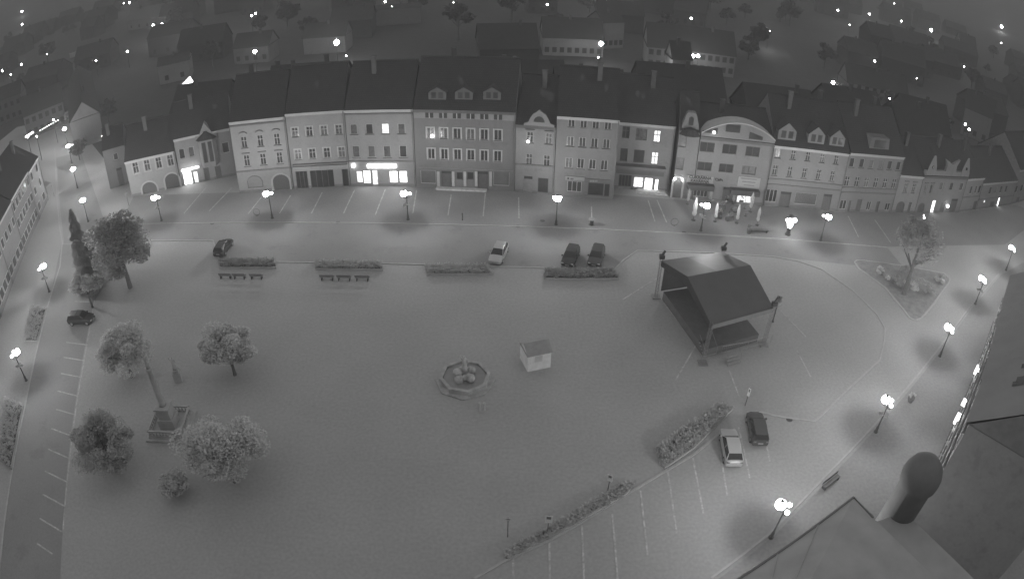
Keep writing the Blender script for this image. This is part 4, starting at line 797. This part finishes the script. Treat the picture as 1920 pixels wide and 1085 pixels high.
SILV = mat('silver_paint', .5, rough=.3, var=.02, metal=.3); BLKP = mat('black_paint', .04, rough=.2, var=.02); DKP = mat('dark_grey_paint', .07, rough=.2, var=.02)
cs = car_mesh(SILV, 0, 4.5); ck = car_mesh(BLKP, 1, 4.2); cg = car_mesh(DKP, 1, 4.3); used_ = set()
for pr, x, y, rz, lab in ((cs, -1.75, 73.7, -math.pi/2-.22+0, 'silver hatchback alone on the road beside a flower bed'), (cs, 20.15, 40.3, math.pi/2-.08, 'silver car with its tail to the view in the south parking bays'),
    (ck, -39.9, 74.8, math.pi/2-.02, 'small black car at the left end of the flower beds'), (ck, 7.3, 73.3, -math.pi/2-.28, 'black car on the left of the parked pair behind the fourth flower bed'),
    (cg, 10.6, 73.5, -math.pi/2-.26, 'dark grey car on the right of the parked pair behind the fourth flower bed'), (cg, 23.4, 42.6, math.pi/2-.1, 'dark car right of the silver one in the south parking bays'), (ck, -55.2, 57.0, .12, 'black car alone in the west parking strip under the trees')):
    place(pr, pr.name not in used_, (x, y, .01), rz, lab); used_.add(pr.name)
# ------------------------------------------------------------------ covered stage
FL, FRr, BR, BL = Vector((20.1, 53.0, 0)), Vector((28.1, 56.1, 0)), Vector((25.2, 67.7, 0)), Vector((17.0, 65.3, 0))
c0 = (FL+FRr+BR+BL)/4; st = thing('covered_stage', c0, 0, 'open-air stage under a dark pitched canopy on four towers', 'stage')
a, b_, c_, d_ = [p-c0 for p in (FL, FRr, BR, BL)]; Zv = Vector((0, 0, 1)); rl, rr2 = (a+d_)/2+Zv*6.8, (b_+c_)/2+Zv*6.8
a5, b5, c5, d5 = [p+Zv*5 for p in (a, b_, c_, d_)]
CAN = mat('stage_canopy', .085, rough=.6, var=.1, scale=.6); CAN2 = mat('stage_canopy_painted_sheen', .13, rough=.58, var=.15, scale=.6)  # second canopy tone is lighter, a reflection put into the colour
def slab(name, pts, t, m):
    q = MB(); n = len(pts); q.add([p for p in pts]+[p-Zv*t for p in pts], [tuple(range(n)), tuple(range(2*n-1, n-1, -1))]+[(i, (i+1) % n, n+(i+1) % n, n+i) for i in range(n)]); return q.build(name, m, st)
slab('front_canopy', [a5, b5, rr2, rl], .08, CAN)
mr_, me_ = rl.lerp(rr2, .45), d5.lerp(c5, .4)
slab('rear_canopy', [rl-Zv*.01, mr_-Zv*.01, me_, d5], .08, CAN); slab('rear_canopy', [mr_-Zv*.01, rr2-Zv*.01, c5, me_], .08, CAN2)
slab('side_canopy', [a5-Zv*.09, rl-Zv*.1, d5-Zv*.09, d5-Zv*.7, rl-Zv*1.1, a5-Zv*.7], .03, CAN)
q = MB(); o_ = (b5-a5).normalized().cross(Zv)*.05
q.add([a5+o_+Zv*.05, b5+o_+Zv*.05, b5+o_-Zv*.5, a5+o_-Zv*.5, a5+o_*2+Zv*.05, b5+o_*2+Zv*.05, b5+o_*2-Zv*.5, a5+o_*2-Zv*.5], [(0, 1, 2, 3), (4, 7, 6, 5), (0, 4, 5, 1), (3, 2, 6, 7), (0, 3, 7, 4), (1, 5, 6, 2)]); q.build('valance', P(.24), st)
TR = mat('truss_metal', .22, rough=.4)
for p, hd in ((a, 0), (b_, 1), (c_, 1), (d_, 1)):
    q = MB()
    for dx, dy in ((-.15, -.15), (.15, -.15), (.15, .15), (-.15, .15)): q.tube([p+Vector((dx, dy, 0)), p+Vector((dx, dy, 5.3))], .025, 5)
    for k in range(10):
        z = k*.5; q.tube([p+Vector((-.15, -.15, z)), p+Vector((.15, -.15, z+.5))], .015, 4); q.tube([p+Vector((.15, .15, z)), p+Vector((-.15, .15, z+.5))], .015, 4)
    q.box(p.x-.5, p.x+.5, p.y-.5, p.y+.5, 0, .12); tw = q.build('tower', TR, st)
    if hd: q = MB(); q.box(p.x-.3, p.x+.3, p.y-.25, p.y+.25, 5.3, 5.75); q.tube([(p.x, p.y, 5.7), (p.x+.35, p.y+.2, 6.2)], .16, 6); q.build('hoist', DKST, tw)
slab('truss_frame', [a5*1.0-Zv*.1+o_*-3, b5-Zv*.1+o_*-3, b5-Zv*.4+o_*-3, a5-Zv*.4+o_*-3], .02, TR)
kk = .88
slab('deck', [a*kk+Zv*1.1, b_*kk+Zv*1.1, c_*kk+Zv*1.1, d_*kk+Zv*1.1], 1.05, mat('stage_deck', .11))
slab('backdrop', [c_*.93+Zv*4.6, d_*.93+Zv*4.6, d_*.92+Zv*4.6, c_*.92+Zv*4.6], 3.5, mat('backdrop_cloth', .07))
def steps(name, label, px, w, n, rz):
    p = G(*px); r = thing(name, (p.x, p.y, 0), rz, label, 'steps'); q = MB()
    for k in range(n): q.box(-w/2, w/2, k*.3, k*.3+.22, k*.22+.16, k*.22+.22)
    q.build('treads', P(.5), r)
    for s in (-1, 1): q = MB(); q.tube([(s*w/2, 0, 0), (s*w/2, 0, 1.0), (s*w/2, n*.3, n*.22+.95)], .03, 5); q.build('handrail', TR, r)
steps('stage_steps', 'metal steps at the front left corner of the stage', (1331, 668), 1.6, 5, .35); steps('stage_steps', 'wider pale steps below the middle of the stage front', (1376, 683), 1.7, 3, .35)
for i, (p0, p1, lab) in enumerate((((1352, 664), (1400, 655), 'crowd barrier between the two stage steps'), ((1400, 655), (1444, 643), 'crowd barrier at the front right of the stage'))):
    A, B = G(*p0), G(*p1); L = (B-A).length; r = thing('crowd_barrier', A, math.atan2((B-A).y, (B-A).x), lab, 'barrier', 'crowd barriers'); q = MB(); q.tube([(0, 0, 0), (0, 0, 1.1), (L, 0, 1.1), (L, 0, 0)], .035, 5); q.tube([(0, 0, .25), (L, 0, .25)], .025, 5); q.build('frame', P(.5), r)
    q = MB()
    for k in range(1, int(L/.25)): q.tube([(k*.25, 0, .25), (k*.25, 0, 1.1)], .012, 4)
    q.build('bars', TR, r)
# ------------------------------------------------------------------ kiosk, fountain, monument
A = G(989, 697); B = G(1032, 688); Fk = Fr((A.x, A.y), (B.x, B.y)); r = thing('kiosk', A, Fk.rz, 'small pale kiosk with a dark pitched roof in the middle of the square', 'kiosk'); L = Fk.L
q = MB(); q.box(0, L, 0, 2.3, 0, 2.0); q.quad((0, 0, 2.0), (0, 2.3, 2.0), (0, 1.15, 2.7)); q.quad((L, 0, 2.0), (L, 2.3, 2.0), (L, 1.15, 2.7)); q.build('wall', mat('kiosk_paint', .75), r)
q = MB(); q.add([(-.1, -.12, 1.98), (L+.1, -.12, 1.98), (L+.1, 1.15, 2.78), (-.1, 1.15, 2.78), (L+.1, 2.42, 1.98), (-.1, 2.42, 1.98)], [(0, 1, 2, 3), (3, 2, 4, 5), (0, 5, 4, 1)]); q.build('roof', mat('felt_roof', .27), r)
q = MB(); q.box(L*.3, L*.62, -.03, -.002, 1.1, 1.8); q.build('shutter', P(.8), r)
def figure(b, x, y, z, h, rx=.25):
    for r_, zz in ((.3, 0), (.26, .3), (.18, .55), (.24, .75), (.2, .82), (.06, .84)): pass
    b.lathe([(rx*1.1*h/1.8, 0), (rx*h/1.8, h*.3), (rx*.75*h/1.8, h*.52), (rx*.95*h/1.8, h*.7), (rx*.8*h/1.8, h*.8), (rx*.25*h/1.8, h*.83), (rx*.4*h/1.8, h*.88), (rx*.42*h/1.8, h*.94), (.02, h)], 12, x, y, z)
    b.tube([(x+rx*.8*h/1.8, y, z+h*.77), (x+rx*1.6*h/1.8, y-.1, z+h*.62), (x+rx*1.0*h/1.8, y-.3, z+h*.6)], [.09*h/1.8, .07*h/1.8, .05*h/1.8], 6)
    b.tube([(x-rx*.8*h/1.8, y, z+h*.77), (x-rx*1.5*h/1.8, y-.05, z+h*.9), (x-rx*1.3*h/1.8, y-.1, z+h*1.05)], [.09*h/1.8, .07*h/1.8, .05*h/1.8], 6)
p = G(872, 712); r = thing('fountain', p, 0, 'round stone fountain with a statue on rocks, centre of the square', 'fountain')
RST = mat('weathered_stone', .38, var=.25, scale=1.5)
q = MB()
for k in range(8):
    a0, a1 = math.pi*2*k/8+.2, math.pi*2*(k+1)/8+.2
    q.prism([(2.55*math.cos(a0), 2.55*math.sin(a0)), (2.55*math.cos(a1), 2.55*math.sin(a1)), (2.2*math.cos(a1), 2.2*math.sin(a1)), (2.2*math.cos(a0), 2.2*math.sin(a0))], 0, .65)
q.build('basin', RST, r); q = MB(); q.lathe([(3.0, 0), (3.0, .14)], 8); q.build('step', RST, r); q = MB(); q.lathe([(2.1, .3), (2.1, .45)], 16); q.build('water', mat('dark_water', .26, rough=.05, var=.1), r)
q = MB(); R_ = random.Random(4)
for k in range(9): q.ball(R_.uniform(-.8, .8), R_.uniform(-.8, .8), .5+R_.uniform(0, .6), R_.uniform(.3, .55), 7, 5)
q.build('rocks', mat('pale_rock', .4, var=.3, scale=2), r); q = MB(); figure(q, 0, 0, 1.2, 1.9); q.build('statue', STONE, r, smooth=True)
for k, px in enumerate(((899, 768), (908, 768))):
    p = G(*px); r = thing('stone_bollard', p, 0, ('left', 'right')[k]+' one of two little pale posts below the fountain', 'bollard', 'pale posts by the fountain'); q = MB(); q.lathe([(.14, 0), (.1, .15), (.09, .8), (.14, .86), (.05, .98)], 8); q.build('post', STONE, r)
p = G(322, 800); r = thing('marian_column', p, .1, 'tall stone column monument inside a square balustrade, lower left', 'monument')
MST = mat('monument_stone', .38, var=.15, scale=1)
q = MB(); q.box(-2.3, 2.3, -2.3, 2.3, 0, .25); q.box(-2.0, 2.0, -2.0, 2.0, .25, .45); q.build('steps', mat('monument_steps', .4), r)
for k in range(4):
    q = MB(); q.box(-1.9, 1.9, -1.95, -1.75, 1.05, 1.2); q.box(-1.9, 1.9, -1.95, -1.75, .45, .58)
    for j in range(10): q.lathe([(.07, .58), (.1, .75), (.05, .95), (.07, 1.05)], 6, -1.7+j*.377, -1.85)
    o = q.build('balustrade', MST, r); o.rotation_euler = (0, 0, k*math.pi/2)
q = MB(); q.box(-.9, .9, -.9, .9, .45, 1.6); q.box(-.7, .7, -.7, .7, 1.6, 2.8); q.box(-.85, .85, -.85, .85, 2.8, 3.0); q.build('pedestal', MST, r)
q = MB(); q.lathe([(.42, 3.0), (.34, 3.3), (.33, 5), (.27, 7.2), (.38, 7.4), (.4, 7.6)], 14); q.build('column', MST, r, smooth=True); q = MB(); figure(q, 0, 0, 7.6, 1.6); q.build('statue', MST, r, smooth=True)
p = G(336, 712); r = thing('statue_plinth', p, .3, 'pale stone statue on a plinth just above the balustraded monument', 'statue'); q = MB(); q.box(-.45, .45, -.45, .45, 0, 1.2); q.box(-.35, .35, -.35, .35, 1.2, 1.5); q.build('plinth', MST, r); q = MB(); figure(q, 0, 0, 1.5, 1.7); q.build('figure', STONE, r, smooth=True)
# ------------------------------------------------------------------ cafe parasols, planters, small street furniture
def para():
    r = thing('folded_parasol', (0, 0, 0), 0, 'x', 'parasol', 'folded cafe parasols'); q = MB(); q.lathe([(.28, 0), (.28, .08), (.03, .1), (.025, 3.05)], 10); q.build('pole', IRON, r)
    q = MB(); pr = [(.05, .6), (.2, .75), (.25, 1.1), (.17, 1.35), (.2, 1.6), (.22, 2.1), (.17, 2.5), (.09, 2.85), (.02, 3.1)]
    n = 14; base = len(q.v)
    for rr_, z in pr:
        for k in range(n): t = 2*math.pi*k/n; rk = rr_*(1.18 if k % 2 else .8); q.v.append((rk*math.cos(t), rk*math.sin(t), z))
    for i in range(len(pr)-1):
        for k in range(n): a, c = i*n+k, i*n+(k+1) % n; q.f.append((a, c, c+n, a+n))
    q.build('canopy', P(.55), r); return r
pp = para(); PLs = [((1300, 413), 1.2, 'tallest folded parasol, left of the flower-hung lamp'), ((1340.6, 415), 1, 'brightest folded parasol, just right of the flower-hung lamp'), ((1381.3, 418.4), 1, 'folded parasol in the middle of the front three'), ((1419.4, 422), 1, 'rightmost folded parasol of the front three'), ((1331, 380), .88, 'folded parasol before the left cafe awning'), ((1374, 383), .88, 'folded parasol before the cafe doorway'), ((1406.6, 397), 1.1, 'folded parasol before the right-hand cafe awning'), ((1289, 383), .88, 'folded parasol nearest the archway')]
for i, (px, sc, lab) in enumerate(PLs): p = G(*px); place(pp, i == 0, (p.x, p.y, .01), i*.4, lab, None, sc)
def planter():
    r = thing('planter', (0, 0, 0), 0, 'x', 'planter', 'dark planters of the cafe terrace'); q = MB(); q.box(-.7, .7, -.25, .25, 0, .55); q.build('trough', DOOR, r); q = MB(); leafcloud(q, 0, 0, .95, .75, .35, .5, 500, .1, 9, False, 3); q.build('plants', LEAFD, r); return r
pl = planter()
for i, (px, rz, lab) in enumerate((((1352, 392), .2, 'planter box between the brightest parasol and the cafe front'), ((1361, 378), 1.4, 'planter box before the cafe doorway'), ((1350, 407), 1.3, 'planter box at the foot of the brightest parasol'), ((1375, 403), .1, 'planter box in the middle of the terrace'), ((1368, 413), .4, 'planter box nearest the road on the terrace'), ((1392, 380), .1, 'planter box under the right-hand awning'))):
    p = G(*px); place(pl, i == 0, (p.x, p.y, .01), rz, lab)
def table():
    r = thing('cafe_table', (0, 0, 0), 0, 'x', 'table', 'cafe tables'); q = MB(); q.lathe([(.25, 0), (.04, .05), (.03, .7)], 8); q.build('leg', IRON, r); q = MB(); q.lathe([(.4, .7), (.4, .74)], 14); q.build('table_top', P(.3), r); return r
tb = table()
for i, (px, lab) in enumerate((((1372, 393), 'round cafe table between two dark planters'), ((1398, 405), 'round cafe table left of the rightmost parasol'), ((1382, 372), 'round cafe table beside the cafe doorway'), ((1396, 391), 'round cafe table before the right-hand awning'))):
    p = G(*px); place(tb, i == 0, (p.x, p.y, .01), 0, lab)
A = G(1400, 433); B = G(1440, 436); r = thing('terrace_bench', A, math.atan2((B-A).y, (B-A).x), 'low long bench with a plant tub at its left, by the kerb below the parasols', 'bench'); L = (B-A).length
q = MB(); q.box(0.5, L, -.25, .25, .38, .45); q.build('seat', P(.25), r); q = MB(); q.box(.7, .8, -.2, .2, 0, .38); q.build('leg', DKST, r); q = MB(); q.box(L-.3, L-.2, -.2, .2, 0, .38); q.build('leg', DKST, r)
p = G(1404, 437); r = thing('plant_tub', p, 0, 'plant tub at the left end of the long bench by the kerb', 'planter'); q = MB(); q.lathe([(.28, 0), (.4, .6)], 12); q.build('tub', DOOR, r); q = MB(); leafcloud(q, 0, 0, .95, .5, .5, .45, 400, .1, 7, False, 4); q.build('plant', LEAFD, r)
p = G(867, 413); r = thing('bollard', p, 0, 'lone dark bollard by the kerb with a long shadow', 'bollard'); q = MB(); q.lathe([(.1, 0), (.08, .1), (.07, .95), (.11, 1.0), (.06, 1.12)], 10); q.build('post', DKST, r)
p = G(1109, 422); r = thing('litter_bin', p, 0, 'pale-topped litter bin by the kerb in front of the grey house', 'bin'); q = MB(); q.lathe([(.24, 0), (.27, .8)], 12); q.build('bin_body', DKST, r); q = MB(); q.lathe([(.42, .85), (.45, .95), (.2, 1.05)], 12); q.build('bin_lid', P(.4), r)
for i, px in enumerate(((482, 404), (1264, 423), (1232, 436))):
    if i == 2: continue
    p = G(*px); q = MB(); q.tube([(.55*math.cos(t*math.pi/9), 0, .6+.55*math.sin(t*math.pi/9)) for t in range(19)], .035, 6); q.box(-.1, .1, -.1, .1, 0, .06); o = q.build('ring_bike_stand', DKST); o.location = (p.x, p.y, .01); tag(o, ('ring-shaped cycle stand left of the lamp before the tall white house', 'ring-shaped cycle stand left of the folded parasols')[i], 'cycle stand')
def bench():
    r = thing('park_bench', (0, 0, 0), 0, 'x', 'bench', 'benches behind the flower beds'); q = MB()
    for k in range(3): q.box(-.9, .9, -.25+k*.17, -.12+k*.17, .42, .46)
    q.build('seat', P(.14), r); q = MB(); q.box(-.9, .9, .3, .34, .6, .72); q.box(-.9, .9, .34, .38, .78, .9); q.build('backrest', P(.14), r)
    for s in (-.7, .7): q = MB(); q.box(s-.04, s+.04, -.22, .3, 0, .42); q.build('leg', DKST, r)
    return r
bn = bench()
for i, (x, y, lab) in enumerate(((424, 521, 'leftmost bench behind the first flower bed'), (450, 521.5, 'middle bench behind the first flower bed'), (482, 522, 'right bench behind the first flower bed'), (614, 524, 'leftmost bench behind the second flower bed'), (646, 524.5, 'middle bench behind the second flower bed'), (680, 525, 'right bench behind the second flower bed'))):
    p = G(x, y); place(bn, i == 0, (p.x, p.y, .0), math.pi, lab)
def sign(px, h, w, hh, rz, lab, m=.5):
    p = G(*px); r = thing('road_sign', p, rz, lab, 'sign'); q = MB(); q.tube([(0, 0, 0), (0, 0, h)], .035, 6); q.build('post', IRON, r); q = MB(); q.box(-w/2, w/2, -.06, -.036, h-hh, h); s_ = q.build('sign_plate', mat('sign_face_%d' % int(m*10), min(.85, m*1.7), var=.03), r)
    q = MB(); q.box(-w*.28, w*.28, -.066, -.061, h-hh*.45, h-hh*.12); q.build('sign_mark', P(.3), s_)
sign((1026, 1003), 2.7, .6, .95, -.1, 'road sign with the largest plate over the long bottom flower bed'); sign((1139, 922), 2.3, .5, .8, -.5, 'road sign at the right end of the long bottom flower bed')
sign((952, 1006), 2.6, .4, .3, -.1, 'small dim plate on a post at the left end of the long bottom flower bed', .35); sign((1397, 760), 2.3, .3, 1.0, -.9, 'narrow tilted sign plate behind the dark car in the south bays'); sign((250, 640), 2.4, .5, .5, .8, 'post with small pale plates below the big tree clump')
sign((242, 386), 2.6, .3, .5, .2, 'post at the corner of the two-archway inn', .1)
p = G(1706, 752); r = thing('plant_tub', p, 0, 'pale flower tub on the pavement right of the middle south-east lamp', 'planter'); q = MB(); q.lathe([(.3, 0), (.45, .6)], 12); q.build('tub', DOOR, r); q = MB(); leafcloud(q, 0, 0, .85, .5, .5, .35, 300, .1, 7, False, 14); q.build('plant', LEAFL, r)
A = G(1542, 918); B = G(1570, 896); r = thing('park_bench', A, math.atan2((B-A).y, (B-A).x), 'lone dark bench on the south-east pavement above the nearest lamp', 'bench'); L = (B-A).length
q = MB(); q.box(0, L, -.2, .2, .4, .46); q.build('seat', P(.12), r); q = MB(); q.box(0, L, .25, .3, .5, .85); q.build('backrest', P(.12), r)
for s in (.15, L-.15): q = MB(); q.box(s-.04, s+.04, -.2, .25, 0, .4); q.build('leg', DKST, r)
# awning on the west side street
p = G(86, 372); r = thing('awning_stall', p, -.4, 'pale square awning at the mouth of the west street', 'awning'); q = MB(); q.add([(-1.8, -1.5, 2.5), (1.8, -1.5, 2.5), (1.8, 1.5, 3.0), (-1.8, 1.5, 3.0), (-1.8, -1.5, 2.44), (1.8, -1.5, 2.44), (1.8, 1.5, 2.94), (-1.8, 1.5, 2.94)], [(0, 1, 2, 3), (7, 6, 5, 4), (0, 4, 5, 1), (1, 5, 6, 2), (2, 6, 7, 3), (3, 7, 4, 0)]); q.build('canopy', P(.42), r)
for sx, sy in ((-1.7, -1.4), (1.7, -1.4), (1.7, 1.4), (-1.7, 1.4)): q = MB(); q.tube([(sx, sy, 0), (sx, sy, 2.5)], .04, 5); q.build('leg', IRON, r)
# string lights under the eaves of the far left building, glowing tube standing for a lit awning beyond it
A, B = G(75, 243, 5), G(108, 224, 5); r = thing('string_lights', A, 0, 'slanting row of small bulbs on the pale far building at the upper left', 'string lights'); q = MB(); q.tube([(0, 0, 0), tuple(B-A)], .03, 4); q.build('cable', IRON, r)
for k in range(9): q = MB(); v_ = (B-A)*(k/8); q.ball(v_.x, v_.y, v_.z-.25, .11, 8, 6); q.build('bulb', GLOWS, r)
A, B = G(48, 257, 4), G(62, 248, 4); q = MB(); v_ = B-A; q.tube([(0, 0, 0), tuple(v_)], .28, 6); o = q.build('awning_glow', LITP); o.location = A; tag(o, 'short glowing tube in place of a lit awning left of the row of bulbs', 'light')
for (p0, p1, z, w, lab) in (((576, 92), (640, 78), 3, .0, ''),):
    pass
# ------------------------------------------------------------------ night haze
q = MB(); q.box(-4700, 4700, -4700, 4800, -25, 200); hz = q.build('haze', mat('haze_placeholder', .5)); tag(hz, kind='stuff')
hm = bpy.data.materials.new('night_haze'); hm.use_nodes = True; hm.node_tree.nodes.clear()
ho = hm.node_tree.nodes.new('ShaderNodeOutputMaterial'); pv = hm.node_tree.nodes.new('ShaderNodeVolumePrincipled')
pv.inputs['Color'].default_value = (.85, .85, .85, 1); pv.inputs['Density'].default_value = .0014; pv.inputs['Anisotropy'].default_value = .3
hm.node_tree.links.new(pv.outputs[0], ho.inputs['Volume']); hz.data.materials.clear(); hz.data.materials.append(hm)
